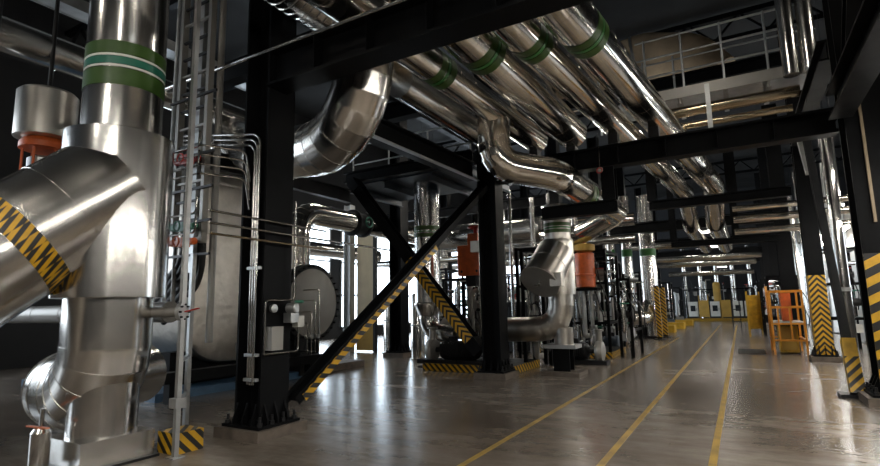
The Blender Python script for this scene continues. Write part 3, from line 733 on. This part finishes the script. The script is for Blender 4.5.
# ------------------------------------------------------------------ pump skid, racks and other machine clutter
def pump(x, y, z, label, dirx=1, col='dark', sc=1.0, group='pumps'):
    t = thing('pump', (x, y, z), label, 'pump', group)
    b = MB(); a = (dirx, 0, 0)
    prof = [(.10, 0), (.20, .03)]
    for i in range(9): prof += [(.20, .05+i*.05), (.225, .055+i*.05), (.225, .075+i*.05), (.20, .08+i*.05)]
    prof += [(.19, .54), (.12, .58), (.06, .59), (.06, .74)]
    obj('motor', b.lathe([(r*sc, h*sc) for r, h in prof], (x-dirx*.55*sc, y, z+.32*sc), a, 24), col, t)
    obj('casing', MB().lathe([(.1*sc, 0), (.24*sc, .03*sc), (.28*sc, .1*sc), (.24*sc, .2*sc), (.12*sc, .24*sc)], (x+dirx*.17*sc, y, z+.32*sc), a, 26), 'gunmetal', t)
    obj('discharge_pipe', MB().cyl((x+dirx*.28*sc, y, z+.4*sc), (x+dirx*.28*sc, y, z+.85*sc), .08*sc, 16).cyl((x+dirx*.28*sc, y, z+.82*sc), (x+dirx*.28*sc, y, z+.86*sc), .13*sc, 18), 'gunmetal', t)
    obj('terminal_box', MB().box((x-dirx*.3*sc-.08, y-.08, z+.5*sc), (x-dirx*.3*sc+.08, y+.08, z+.64*sc)), 'dark', t)
    obj('bed', MB().box((x-.62*sc, y-.2*sc, z), (x+.48*sc, y+.2*sc, z+.1*sc)), 'dark', t)
    return t
def skid(x0, x1, y0, y1, label, h=.17, group='striped equipment bases'):
    t = thing('machine_skid', ((x0+x1)/2, (y0+y1)/2, 0), label, 'equipment base', group)
    obj('slab', MB().box((x0, y0, 0), (x1, y1, h)), 'dark', t)
    for a, b in (((x0, y0-.006, 0), (x1, y0+.002, h)), ((x1-.002, y0, 0), (x1+.006, y1, h)), ((x0-.006, y0, 0), (x0+.002, y1, h))):
        obj('hazard_tape', MB().box(a, b), 'hazfine', t)
    return t
RN = 0
def rack(x0, x1, y0, y1, h, label, seed, z0=0., dens=1.0, pm='black', group='equipment racks'):
    R = random.Random(seed)
    t = thing('equipment_rack', ((x0+x1)/2, (y0+y1)/2, z0), label, 'equipment rack', group)
    for x in (x0, x1):
        for y in (y0, y1): obj('post', MB().box((x-.04, y-.04, z0), (x+.04, y+.04, z0+h)), pm, t)
    lv = sorted([z0+h*.97, z0+h*R.uniform(.25, .35), z0+h*R.uniform(.55, .7)])
    for z in lv:
        obj('shelf_frame', MB().box((x0, y0-.03, z), (x1, y0+.03, z+.07)).box((x0, y1-.03, z), (x1, y1+.03, z+.07)).box((x0-.03, y0, z), (x0+.03, y1, z+.07)).box((x1-.03, y0, z), (x1+.03, y1, z+.07)), pm, t)
    for k in range(int(5*dens)):
        x = R.uniform(x0+.1, x1-.1); y = R.uniform(y0-.08, y0+.2*(y1-y0)); r = R.choice((.02, .028, .05, .07))
        za = z0+R.uniform(.05, .4)*h; zb = z0+R.uniform(.6, 1.0)*h
        obj('tube', MB().pipe(arc([(x, y+.4, za), (x, y, za), (x, y, zb), (x+R.uniform(-.5, .5), y+.3, zb)], .1, 4), r, 12), R.choice(('tube', 'clad', 'galv', 'gunmetal')), t)
    for k in range(int(4*dens)):
        x = R.uniform(x0+.15, x1-.15); y = y0-.02+R.uniform(0, .3); z = z0+R.uniform(.15, .8)*h; s = R.uniform(.08, .17)
        if R.random() < .55:
            v = obj('valve', MB().lathe([(s, -s*1.4), (s*1.1, -s*1.3), (s*.6, -s), (s*.8, 0), (s*.6, s), (s*1.1, s*1.3), (s, s*1.4)], (x, y, z), (1, 0, 0), 16), R.choice(('gunmetal', 'dark', 'galv')), t)
            obj('handwheel', MB().ring((x, y-.02, z+s*2), (0, 0, 1), s*.9, s*.13, 18, 6).cyl((x, y-.02, z+s*.5), (x, y-.02, z+s*2), s*.13, 8), R.choice(('red', 'dark', 'valvegreen')), v)
        else:
            obj('control_box', MB().box((x-s, y-.1, z-s*1.2), (x+s, y+.05, z+s*1.2)), R.choice(('white', 'galv', 'dark', 'gunmetal')), t)
    for k in range(int(3*dens)):
        x = R.uniform(x0, x1); z = z0+h*R.uniform(.5, .9); dx = R.uniform(.2, .5)
        obj('hose', MB().pipe(arc([(x, y0, z), (x+dx*.3, y0-.12, z+.15), (x+dx, y0-.1, z-h*.25), (x+dx*.9, y0+.1, z-h*.4)], .15, 4), .016, 8), 'rubber', t)
    return t
def tank(x, y, z, r, h, label, m='dark', group='drums and tanks'):
    o = obj('tank', MB().lathe([(r*.7, 0), (r, .06), (r, h-.1), (r*.8, h), (.05, h+.04)], (x, y, z), seg=26), m, None, label, 'tank', group)
    obj('lid', MB().lathe([(r*.4, 0), (r*.45, .02), (r*.4, .06)], (x, y, z+h+.02), seg=20), 'galv', o)
    return o
def actuator(x, y, z, label, s=1.0):
    t = thing('valve_actuator', (x, y, z), label, 'actuator', 'orange actuators')
    obj('housing', MB().box((x-.30*s, y-.2*s, z), (x+.26*s, y+.2*s, z+.72*s)), 'orange', t)
    obj('upper_housing', MB().box((x-.04*s, y-.16*s, z+.72*s), (x+.22*s, y+.16*s, z+1.0*s)), 'orange', t)
    obj('handwheel', MB().ring((x+.1*s, y, z+1.16*s), (0, 0, 1), .16*s, .03*s).cyl((x+.1*s, y, z+.98*s), (x+.1*s, y, z+1.18*s), .05*s, 12), 'red', t)
    obj('yoke', MB().box((x-.14*s, y-.12*s, z-.25*s), (x+.12*s, y+.12*s, z)), 'dark', t)
    for k in (-1, 1): obj('housing_bolt', MB().cyl((x+k*.2*s, y-.21*s, z+.1), (x+k*.2*s, y-.19*s, z+.1), .03*s, 8), 'dark', t)
    return t
skid(-6.75, -4.45, 10.78, 12.55, 'black base edged in warning stripes at the foot of the chevron brace')
rack(-6.0, -5.2, 11.55, 12.3, 1.95, 'black pump frame with hoses on the striped base under the orange actuator', 3, .15, 1.4)
pump(-6.35, 11.05, .15, 'finned pump at the front of the striped base beside the chevron brace', -1)
pump(-5.4, 11.08, .15, 'second finned pump on the striped base, close to the brace foot', 1)
obj('suction_drum', MB().lathe([(.2, -.3), (.28, -.26), (.28, .26), (.2, .3)], (-6.4, 11.75, .95), (1, .1, 0), 28), 'gunmetal', None, 'round grey drum over the pumps on the striped base', 'drum')
actuator(-5.5, 11.1, 2.22, 'orange valve actuator with red handwheel between the two braces and a black column')
t = thing('junction_box', (-4.95, 10.3, 2.68), 'small white junction box on the black column beside the orange actuator', 'junction box')
obj('box', MB().box((-5.05, 10.1, 2.68), (-4.84, 10.28, 2.92)), 'white', t); obj('cover', MB().box((-5.03, 10.085, 2.7), (-4.86, 10.1, 2.9)), 'white', t)
obj('conduit', MB().pipe([(-4.88, 10.2, .9), (-4.88, 10.2, 4.2)], .018, 8), 'tube', None, 'slim conduit climbing the black column past the white junction box', 'conduit')
rack(-4.5, -4.0, 11.75, 12.4, 2.7, 'narrow rack of tubes and gauges between the black column and the capped riser', 11, .15, 1.5)
rack(-5.0, -4.2, 12.7, 13.8, 3.0, 'dark rack of pipework behind the capped riser, nearer the windows', 12, 0, 1.6)
pump(-3.45, 13.4, .0, 'finned pump on the floor behind the capped riser', 1)
# rack with spring can behind the riser
skid(-4.35, -3.2, 14.9, 16.9, 'striped base of the dark rack carrying the orange cylinder')
rack(-4.3, -3.25, 15.0, 16.6, 2.9, 'dark equipment rack beside the capped riser, carrying the orange cylinder', 21, .15, 2.2)
t = thing('spring_hanger', (-3.72, 14.9, 1.75), 'tall orange cylinder with a red cap beside the capped riser', 'spring hanger', 'orange spring hangers')
obj('spring_body', MB().lathe([(.2, 0), (.27, .03), (.27, .34), (.29, .35), (.29, .39), (.27, .40), (.27, .98), (.2, 1.02)], (-3.78, 14.85, 1.95), seg=30), 'orange', t)
obj('neck', MB().lathe([(.2, 0), (.3, .03), (.3, .2), (.2, .24)], (-3.78, 14.85, 2.98), seg=28), 'ochre', t)
obj('handwheel', MB().ring((-3.78, 14.85, 3.42), (0, 0, 1), .22, .03).cyl((-3.78, 14.85, 3.2), (-3.78, 14.85, 3.44), .05, 10), 'red', t)
obj('shelf', MB().box((-4.1, 14.55, 1.87), (-3.4, 15.0, 1.94)), 'black', t)
rack(-3.0, -2.7, 15.3, 16.8, 2.2, 'low ladder-like frame at the aisle edge of the orange cylinder rack', 24, 0, 1.2)
column_specs = [(-4.1, 18.0, 3.0, 31), (-4.2, 20.3, 2.6, 32), (-4.3, 24.6, 2.9, 33), (-4.2, 26.1, 2.6, 35), (-4.3, 30.2, 2.8, 36), (-4.3, 36, 2.8, 37), (-4.3, 42, 2.6, 38)]
places = ['just past the orange cylinder rack', 'before the hazard posts', 'just beyond the hazard posts', 'second beyond the hazard posts', 'third beyond the hazard posts', 'fourth beyond the hazard posts', 'last before the white cabinets']
for (x, y, h, sd), pl in zip(column_specs, places):
    rack(x-.5, x+.45, y, y+1.2, h, 'dark equipment rack on the pipe side of the aisle, '+pl, sd, 0, 1.3)
    pump(x+.15, y-.62, 0, 'floor pump in front of the dark rack '+pl, -1, R_choice(sd), .9)
for i, (x, y, sd, pl) in enumerate(((-7.6, 14.6, 51, 'behind the banded upright pipe'), (-7.4, 18.2, 52, 'halfway to the window wall behind the pump skid'), (-10.6, 17.6, 53, 'beyond the cream panel near the windows'), (-7.0, 23.5, 54, 'far back between the window wall and the aisle'), (-11.5, 26, 55, 'deepest in the window corner'))):
    rack(x-.7, x+.7, y, y+1.4, 2.4+.3*(i % 3), 'dark rack of machinery '+pl, sd, 0, 1.6)
tank(-6.4, 16.2, 0, .5, 1.6, 'dark upright tank behind the pump skid')
tank(-8.0, 20.5, 0, .6, 2.2, 'grey upright tank in the back field near the windows', 'gunmetal')
# thin uprights seen between the machines
for i, (x, y, r, m, pl) in enumerate(((-5.35, 13.2, .05, 'tube', 'right behind the pump skid'), (-6.2, 13.6, .09, 'clad', 'behind the orange actuator'), (-5.2, 14.6, .07, 'clad', 'between the black column and the capped riser'),
        (-4.6, 14.3, .05, 'tube', 'close behind the capped riser'), (-4.75, 17.6, .12, 'clad', 'behind the orange cylinder'), (-3.9, 18.9, .06, 'tube', 'past the orange cylinder rack'),
        (-5.6, 19.2, .15, 'clad', 'well behind the orange cylinder rack'), (-6.6, 21, .2, 'clad', 'deep behind the racks'))):
    obj('upright_pipe', MB().pipe([(x, y, 0), (x, y, 4.7)], r, 16, seam=1.2 if r > .08 else 0), m, None, 'thin upright pipe '+pl, 'pipe', 'thin upright pipes')

# silver uprights with hazard posts
for i, (x, y, r, lab) in enumerate(((-3.35, 24.0, .33, 'tall bright upright pipe with a green band beside the hazard posts'), (-4.15, 23.6, .22, 'slimmer upright pipe with a green band, next to the tall bright one'), (-4.75, 23.2, .16, 'thinnest upright pipe with a green band, away from the aisle'))):
    o = insul([(x, y, .1), (x, y, 6.2)], r, 'clad', lab, seam=1.0, group='banded uprights')
    obj('green_band', MB().pipe([(x, y, 3.52), (x, y, 3.82)], r+.01, 28, ends=False), 'brightgreen', o)
    obj('foot', MB().box((x-r, y-r, 0), (x+r, y+r, .1)), 'dark', o)
insul(arc([(-4.2, 22.4, .9), (-3.6, 22.5, .9), (-3.45, 23.0, .9), (-3.4, 23.6, 1.4)], .4, 5), .3, 'clad', 'low silver elbow at the foot of the banded uprights', seam=.4)
for i, (x, y) in enumerate(((-3.0, 23.2), (-2.95, 24.7))):
    t = thing('hazard_post', (x, y, 0), 'yellow and black hazard post guarding the bright upright pipe, %s' % ('nearer the camera' if i == 0 else 'farther along the aisle'), 'hazard post', 'hazard posts')
    obj('post', MB().box((x-.09, y-.09, 0), (x+.09, y+.09, 2.2)), 'black', t)
    obj('hazard_tape', MB().box((x-.094, y-.094, .1), (x+.094, y+.094, 2.15)), 'hazfine', t)
    obj('foot_plate', MB().box((x-.22, y-.22, 0), (x+.22, y+.22, .03)), 'dark', t)
for i, (x, y) in enumerate(((-3.5, 29.0), (-3.4, 33.0), (-3.3, 37.5))):
    b = MB().box((x-.6, y-.5, 0), (x+.5, y+.5, .35))
    obj('safety_block', b, 'yellow', None, 'low yellow floor block at the aisle edge, %s past the hazard posts' % ordw[i], 'safety block', 'yellow floor blocks')

# ------------------------------------------------------------------ guard rails and machines on the other side
t = thing('guard_rail', (1.0, 17.9, 0), 'orange guard-rail cage standing beside the chevron-taped column', 'guard rail')
X0, X1, Y0, Y1 = .70, 1.45, 17.3, 18.9
for x in (X0, X1):
    for y in (Y0, Y1): obj('post', MB().box((x-.025, y-.025, 0), (x+.025, y+.025, 1.78)), 'railorange', t)
for z in (.40, .85, 1.3, 1.75):
    obj('rail', MB().beam((X0, Y0, z), (X1, Y0, z), .05, .05).beam((X0, Y1, z), (X1, Y1, z), .05, .05).beam((X0, Y0, z), (X0, Y1, z), .05, .05).beam((X1, Y0, z), (X1, Y1, z), .05, .05), 'railorange', t)
for x in (.86, 1.14): obj('bar', MB().box((x-.02, Y0-.02, .42), (x+.02, Y0+.02, 1.3)), 'railorange', t)
obj('ladder_side', MB().beam((X0, Y0-.05, 0), (X0-.05, Y0+.35, 1.9), .05, .04).beam((X0+.02, Y1, 0), (X0-.05, Y0+.7, 1.9), .05, .04), 'railorange', t)
obj('tread', MB().box((X0, Y0, .86), (X1, Y1, .90)), 'galv', t)
t = thing('control_unit', (1.15, 17.9, 0), 'yellow and orange machine inside the guard-rail cage', 'machine')
obj('cabinet', MB().box((.85, 17.6, .05), (1.3, 18.3, .78)), 'yellow', t); obj('upper_cabinet', MB().box((.98, 17.7, .92), (1.22, 18.2, 1.7)), 'orange', t)
obj('door', MB().box((.9, 17.58, .12), (1.25, 17.6, .72)), 'ochre', t)
obj('mat', MB().box((-.2, 17.3, .005), (.48, 18.9, .02)), 'rubber', None, 'dark rubber mat on the floor in front of the orange guard rails', 'mat')
t = thing('yellow_gate', (.45, 27.5, 0), 'yellow panel gate on the aisle edge beyond the orange guard rails', 'gate')
obj('panel', MB().box((.22, 27.4, .25), (.72, 27.46, 1.75)).box((.22, 25.6, .25), (.26, 27.4, 1.75)), 'yellow', t)
for x, y in ((.22, 25.6), (.22, 27.43), (.72, 27.43)): obj('post', MB().box((x-.03, y-.03, 0), (x+.03, y+.03, 1.9)), 'yellow', t)
t = thing('trolley', (-.3, 34.6, 0), 'dark upright trolley standing out in the far aisle', 'trolley')
for x in (-.5, -.1):
    for y in (34.4, 34.9): obj('leg', MB().box((x-.03, y-.03, 0), (x+.03, y+.03, 1.9)), 'dark', t)
for z in (.3, 1.0, 1.6): obj('shelf', MB().box((-.5, 34.4, z), (-.1, 34.9, z+.05)), 'dark', t)
for i, (x, y, h, sd, pl) in enumerate(((2.5, 18.8, 3.0, 61, 'behind the orange guard rails'), (1.3, 22.6, 2.4, 62, 'just past the guard-rail cage'), (1.2, 26.0, 2.4, 63, 'beside the yellow gate'), (1.2, 30.2, 2.5, 64, 'second past the yellow gate'), (1.1, 35.2, 2.5, 65, 'third past the yellow gate'), (1.1, 41, 2.5, 66, 'farthest before the white cabinets'), (3.4, 12.5, 3.4, 67, 'between the wide-striped and chevron columns'))):
    rack(x-.4, x+.5, y, y+1.3, h, 'dark rack on the guard rail side, '+pl, sd, 0, 1.3)
for i, (x, y, r, pl) in enumerate(((2.55, 11.4, .12, 'close behind the wide-striped column'), (2.3, 12.9, .10, 'behind the steep brace'), (2.35, 16.9, .14, 'behind the chevron-taped column'), (2.2, 19.6, .12, 'behind the guard-rail cage'), (2.3, 23.8, .15, 'past the guard-rail cage'), (2.2, 26.6, .12, 'next to the yellow gate'), (2.0, 31.6, .14, 'far beyond the yellow gate'))):
    o = insul([(x, y, 0), (x, y, 6.4)], r, 'clad', 'upright silver pipe on the guard rail side, '+pl, seam=1.2, group='uprights on the guard rail side', seg=20)
    obj('collar', MB().pipe([(x, y, 1.7), (x, y, 1.8)], r+.02, 20), 'galv', o)
obj('lit_flange_edge', MB().box((1.775, 9.545, 2.6), (1.81, 9.588, 5.2)), 'tan', None, 'tan strip painting in the lit flange edge of the wide-striped column, above its stripes', 'painted lit edge')  # tan strip paints in the lit edge of the column flange
for i, z in enumerate((4.52, 4.2, 3.82)):
    insul([(.02, 19.4+.3*i, z), (5.5, 19.4+.3*i, z)], (.10, .13, .12)[i], 'bright', ['uppermost', 'middle', 'lowest'][i]+' of three level silver pipes over the guard-rail cage', seam=.8, group='level pipes over the guard rails', seg=20)

for i, (x, y, r, h) in enumerate(((4.0, 22.6, .62, 4.6), (4.1, 29.0, .7, 5.0), (3.9, 38.5, .7, 5.0))):  # tanks added as pale surfaces that catch light behind the dark columns
    o = obj('backdrop_tank', MB().lathe([(r*.7, 0), (r, .06), (r, h*.5), (r+.01, h*.5), (r+.01, h*.5+.05), (r, h*.5+.05), (r, h-.15), (r*.8, h), (.05, h+.06)], (x, y, 0), seg=30), 'satin', None, 'tall silver tank added as pale backdrop behind the guard rail side racks, %s from the camera' % ordw[i], 'tank', 'added backdrop tanks')
    obj('ladder_rail', MB().cyl((x-r-.06, y-.15, .2), (x-r-.06, y-.15, h), .02, 8), 'galv', o)
# ------------------------------------------------------------------ level pipes crossing far back
far = [(-4.6, 1.2, 25.2, 4.05, .15, 'clad'), (-4.6, 1.1, 30.4, 3.8, .15, 'clad'), (-4.6, 1.0, 36.4, 3.9, .2, 'clad'), (-4.6, 1.0, 43.0, 3.6, .18, 'clad')]
for i, (x0, x1, y, z, r, m) in enumerate(far):
    insul([(x0, y, z), (x1, y, z)], r, m, 'level silver pipe crossing over the far aisle, %s counting away from the hanging frames' % ('first second third fourth fifth sixth seventh'.split()[i]), seam=.9, group='level pipes over the far aisle', seg=20)
for i, (x0, x1, y, z, r) in enumerate(((-9.2, -2.9, 18.4, 4.35, .22), (-9.2, -3.0, 18.9, 3.75, .16), (-14, -5.2, 20.6, 4.25, .3), (-14, -5.4, 24.2, 3.7, .25), (-14, -5.4, 17.3, 3.3, .12), (-14, -5.3, 27.0, 4.3, .3))):
    insul([(x0, y, z), (x1, y, z)], r, 'clad', 'level silver pipe behind the racks on the pipe side, %s counting from the capped riser' % ('first second third fourth fifth sixth'.split()[i]), seam=.8, group='level pipes behind the racks', seg=20)

# ------------------------------------------------------------------ walkway, big duct, high pipes
t = thing('walkway', (-.3, 13.6, 6.2), 'high steel walkway with grey handrails above the long silver pipes', 'walkway')
obj('deck', MB().box((-2.4, 13.0, 6.36), (1.75, 14.2, 6.42)), 'galv', t)
obj('kick_plate', MB().box((-1.9, 12.98, 6.30), (1.75, 13.0, 6.56)), 'gunmetal', t)
for x in (-1.55, -.85, .12, .95): obj('joist', MB().ibeam((x, 13.0, 6.26), (x, 14.2, 6.26), .1, .2, .014, .01), 'gunmetal', t)
for x in (-1.55, -.72, .12, .98, 1.7):
    obj('rail_post', MB().cyl((x, 13.02, 6.42), (x, 13.02, 7.95), .026, 10), 'galv', t)
for z in (6.98, 7.45, 7.92): obj('hand_rail', MB().cyl((-1.75, 13.02, z), (1.75, 13.02, z), .026, 10), 'galv', t)
for x in (-1.75, -1.0): obj('back_post', MB().cyl((x, 14.15, 6.42), (x, 14.15, 7.9), .026, 10), 'galv', t)
obj('back_rail', MB().cyl((-1.9, 14.15, 7.8), (1.7, 14.15, 7.8), .024, 10), 'galv', t)
obj('hanger_plate', MB().box((-.3, 12.94, 5.4), (-.2, 12.97, 6.5)), 'galv', t)
for i, (z, r) in enumerate(((5.98, .13), (5.66, .08), (5.42, .06))):
    insul([(-1.6, 13.1+.1*i, z), (1.5-.15*i, 13.1+.1*i, z)], r, 'brass', ['thick', 'thin middle', 'thinnest lower'][i]+' brassy level pipe slung below the high walkway', seam=.9, group='pipes below the walkway', seg=20)
for i, x in enumerate((1.36, 1.70)):
    insul([(x, 12.82, 6.25), (x, 12.82, 10.8)], .155, 'clad', '%s upright silver pipe where the high walkway meets the columns' % ('inner' if i == 0 else 'outer'), seam=1.0, group='upright pair at the walkway end', seg=24)
d = obj('jacketed_duct', MB().pipe(arc([(-6.4, 17.0, 8.7), (-2.0, 17.0, 9.25), (-.8, 17.0, 8.9), (-.2, 17.0, 8.1)], .8, 4), .86, 30, seam=2.0), 'dusty', None, 'big dusty tan duct above the high walkway', 'duct')
for x in (-4.4, -2.3): obj('saddle_strap', MB().pipe([(x, 17.0, 8.70+(x+6.4)*.125), (x+.08, 17.0, 8.71+(x+6.4)*.125)], .88, 30, ends=False), 'galv', d)
t = thing('rail_tube', (-1.9, 11.5, 5.6), 'bent grey rail tube beside the walkway-side overhead pipe', 'rail tube')
obj('tube', MB().pipe(arc([(-2.1, 12.6, 5.6), (-2.1, 12.6, 7.9), (-2.6, 12.6, 8.4)], .15, 4), .03, 10), 'galv', t)
obj('tube', MB().pipe([(-2.6, 12.6, 5.6), (-2.6, 12.6, 8.4)], .03, 10), 'galv', t)
beam((-6, 15.2, 7.6), (1.5, 15.2, 7.6), .25, .36, 'dark beam under the big dusty duct')
for i, (y, z) in enumerate(((7.5, 9.6), (12, 9.8), (18.5, 10.0), (25, 10.0), (32, 10.0), (39, 10))):
    t = thing('roof_truss', (-4, y, z), 'dark roof truss crossing high overhead, %s counting from the camera' % ('first second third fourth fifth sixth'.split()[i]), 'roof truss', 'roof trusses')
    obj('top_chord', MB().beam((-18, y, z+.8), (9, y, z+.8), .16, .16), 'black', t)
    obj('bottom_chord', MB().beam((-18, y, z), (9, y, z), .16, .16), 'black', t)
    w = MB()
    for k in range(18):
        x = -18+k*1.5; w.beam((x, y, z), (x+.75, y, z+.8), .07, .07); w.beam((x+.75, y, z+.8), (x+1.5, y, z), .07, .07)
    obj('web', w, 'black', t)
# steel flight of members in the top corner on the guard-rail side
beam((1.75, 6.2, 8.3), (1.75, 10.0, 4.4), .22, .3, 'black sloping member rising towards the camera from the wide-striped column', name='sloping_beam')

# ------------------------------------------------------------------ far end: cabinets
for i in range(6):
    x = -3.35+i*.78; yy = 46.0
    if i % 2 == 0 or i == 5: m, nm = 'white', 'white cabinet with a dark window'
    else: m, nm = 'yellow', 'yellow barrier panel'
    pos = 'first second third fourth fifth sixth'.split()[i]
    if m == 'white':
        t = thing('control_cabinet', (x, yy, 0), nm+' at the far aisle end, %s from the pipe side' % pos, 'cabinet', 'row at the far end')
        obj('body', MB().box((x-.33, yy, .35), (x+.33, yy+.5, 1.5)), 'white', t)
        obj('glass_window', MB().box((x-.18, yy-.012, .75), (x+.18, yy, 1.2)), 'glass', t); obj('plinth_base', MB().box((x-.33, yy+.02, 0), (x+.33, yy+.48, .35)), 'dark', t)
        obj('door_handle', MB().box((x+.24, yy-.03, .8), (x+.27, yy, 1.0)), 'dark', t)
    else:
        t = thing('barrier_panel', (x, yy, 0), nm+' at the far aisle end, %s from the pipe side' % pos, 'barrier', 'row at the far end')
        obj('sheet', MB().box((x-.3, yy, .3), (x+.3, yy+.05, 1.6)), 'ochre', t); obj('post', MB().box((x-.36, yy, 0), (x-.3, yy+.06, 2.0)), 'ochre', t); obj('post', MB().box((x+.3, yy, 0), (x+.36, yy+.06, 2.0)), 'ochre', t)
obj('kerb_strip', MB().box((-4.2, 45.2, 0), (1.6, 45.35, .22)), 'hazfine', None, 'striped kerb across the far end in front of the cabinets', 'kerb')
tank(-1.6, 46.8, 0, .26, 3.0, 'rust brown tank behind the white cabinets', 'ochre')
rack(-4, 1.2, 47.3, 48.4, 3.8, 'wide dark rack across the far end behind the cabinets', 71, 0, 3)
for i in range(5):
    x = -4.0+i*1.2
    insul([(x, 48.7, 0), (x, 48.7, 6)], .2, 'clad', 'far upright silver pipe at the end wall, %s from the pipe side' % ordw[i], seam=1.0, group='uprights at the end wall', seg=16)

# ------------------------------------------------------------------ lamps
def batten(p0, p1, label, m='lamplow', w=.11, group='linear lamps'):
    p0, p1 = V(p0), V(p1); d = (p1-p0).normalized()
    t = thing('linear_lamp', (p0+p1)/2, label, 'lamp', group)
    obj('housing', MB().beam(p0+V((0, 0, .05)), p1+V((0, 0, .05)), w+.04, .05), 'galv', t)
    obj('diffuser', MB().beam(p0, p1, w, .05), m, t)
    for f in (.15, .85):
        q = p0.lerp(p1, f); obj('suspension', MB().cyl(q+V((0, 0, .07)), (q.x, q.y, 11.0), .006, 6), 'dark', t)
    return t
for i, y in enumerate((-3.5, -.6, 2.3, 5.2, 8.1, 11.6, 14.5, 18, 21, 24, 27, 30, 33, 36)):
    batten((2.75, y, 3.5), (2.75, y+2.4, 3.5), 'linear lamp in the row along the guard rail side, number %s from behind the camera' % ('one two three four five six seven eight nine ten eleven twelve thirteen fourteen'.split()[i]), group='lamps along the guard rail side')
for i, (x, y) in enumerate(((-1.0, 21.3), (-1.0, 27.2), (-1.0, 33.0), (-1.0, 38.8), (-1.0, 44.0))):
    batten((x-.3, y, 4.05), (x+.3, y, 4.05), 'short lamp across the far aisle, %s counting away from the hanging frames' % ordw[i], m='lampfar', w=.09, group='lamps across the far aisle')
for i, (x, y) in enumerate(((-10.6, 12.2), (-5.6, 13.3), (-3.9, 14.6), (-7.4, 16.0), (-11.5, 19), (-6.3, 19.6), (-7.4, 21.8), (-11.5, 25), (-7.4, 27))):  # battens added to brighten the mid hall and the cream panel
    batten((x, y-.7, 5.2 if i else 6.6), (x, y+.7, 5.2 if i else 6.6), 'linear lamp added to light the racks on the pipe side, %s from the camera' % ('first second third fourth fifth sixth seventh eighth ninth'.split()[i]), group='added lamps over the racks')
for i, y in enumerate((15.0, 19.5, 24, 29, 34, 40)):  # battens added to light racks and pipes behind the columns
    batten((3.6, y, 5.0), (3.6, y+1.8, 5.0), 'linear lamp added to light the guard rail side racks, %s from the camera' % ('first second third fourth fifth sixth'.split()[i]), group='added lamps over the guard rail side')
for i, (x, y, r) in enumerate(((3.0, 20.8, .12), (3.3, 24.6, .16), (3.0, 28.2, .13), (3.4, 33.0, .2), (2.9, 36.5, .16), (3.6, 41.0, .22), (2.4, 44.2, .2))):
    insul([(x, y, 0), (x, y, 6.8)], r, 'satin', 'pale upright pipe in the second line behind the guard rails, %s from the camera' % ('first second third fourth fifth sixth seventh'.split()[i]), seam=1.2, group='second line of uprights', seg=18)
for i, (x, y, z) in enumerate(((-1.6, -5.2, 4.6), (-1.6, -2.4, 4.6), (.6, -4.4, 4.6), (-4.6, -2.6, 5.2))):
    batten((x, y, z), (x, y+2.2, z), 'linear lamp overhead behind the camera position, %s' % ('over the aisle end', 'over the aisle start', 'towards the guard rail side', 'towards the huge riser')[i], group='lamps behind the camera')
def highbay(x, y, z, label):
    t = thing('high_bay_lamp', (x, y, z), label, 'lamp', 'high bay lamps')
    obj('reflector', MB().lathe([(.30, 0), (.29, .02), (.16, .26), (.08, .34), (.06, .5)], (x, y, z+.02), seg=24), 'galv', t)
    obj('diffuser', MB().lathe([(.26, -.02), (.27, 0), (.26, .015)], (x, y, z), seg=24), 'lamp', t)
    obj('suspension', MB().cyl((x, y, z+.5), (x, y, 10.99), .012, 6), 'dark', t)
hb = [(-1.2, -3.0), (-1.2, 1.6), (-.5, 9.2), (-1.2, 19), (-1.2, 26), (-2.4, 33), (-2.4, 41), (4.0, 3), (4.0, 12.0), (4.2, 20), (4.2, 30), (-8.5, -2.5), (-8, 16.5), (-12, 24)]
hb.sort(key=lambda q: q[1])
for i, (x, y) in enumerate(hb):
    highbay(x, y, 8.2 if y < 40 else 7.5, 'round high bay lamp under the roof, %s counting from the camera end' % ('first second third fourth fifth sixth seventh eighth ninth tenth eleventh twelfth thirteenth fourteenth'.split()[i]))

# ------------------------------------------------------------------ world, camera, view
w = bpy.data.worlds.new('World'); SC.world = w; w.use_nodes = True
bg = w.node_tree.nodes['Background']; bg.inputs['Color'].default_value = (.5, .6, .75, 1); bg.inputs['Strength'].default_value = .02
F = 515.; CX, CY = 440., 233.
zc = V((-70, 3593, -515)).normalized()
yc = V((301, -69, -515)); yc = (yc - zc*yc.dot(zc)).normalized()
xc = yc.cross(zc)
Rm = Matrix((xc, yc, zc))            # camera axes -> world axes
cam = bpy.data.cameras.new('Camera'); co = bpy.data.objects.new('Camera', cam); COL.objects.link(co)
co.matrix_world = Matrix.Translation((0, 0, 1.5)) @ Rm.to_4x4()
cam.sensor_fit = 'HORIZONTAL'; cam.sensor_width = 36; cam.lens = 36*F/880
cam.clip_start = .05; cam.clip_end = 200
SC.camera = co
vs = SC.view_settings
vs.view_transform = 'Standard'; vs.look = 'None'; vs.gamma = 1; vs.use_curve_mapping = False; vs.exposure = EXPOSURE
SC.cycles.max_bounces = 8; SC.cycles.glossy_bounces = 5; SC.cycles.diffuse_bounces = 4
SC.cycles.sample_clamp_indirect = 6; SC.cycles.caustics_reflective = False; SC.cycles.caustics_refractive = False
for o in SC.objects:
    if '_w' in o: del o['_w']
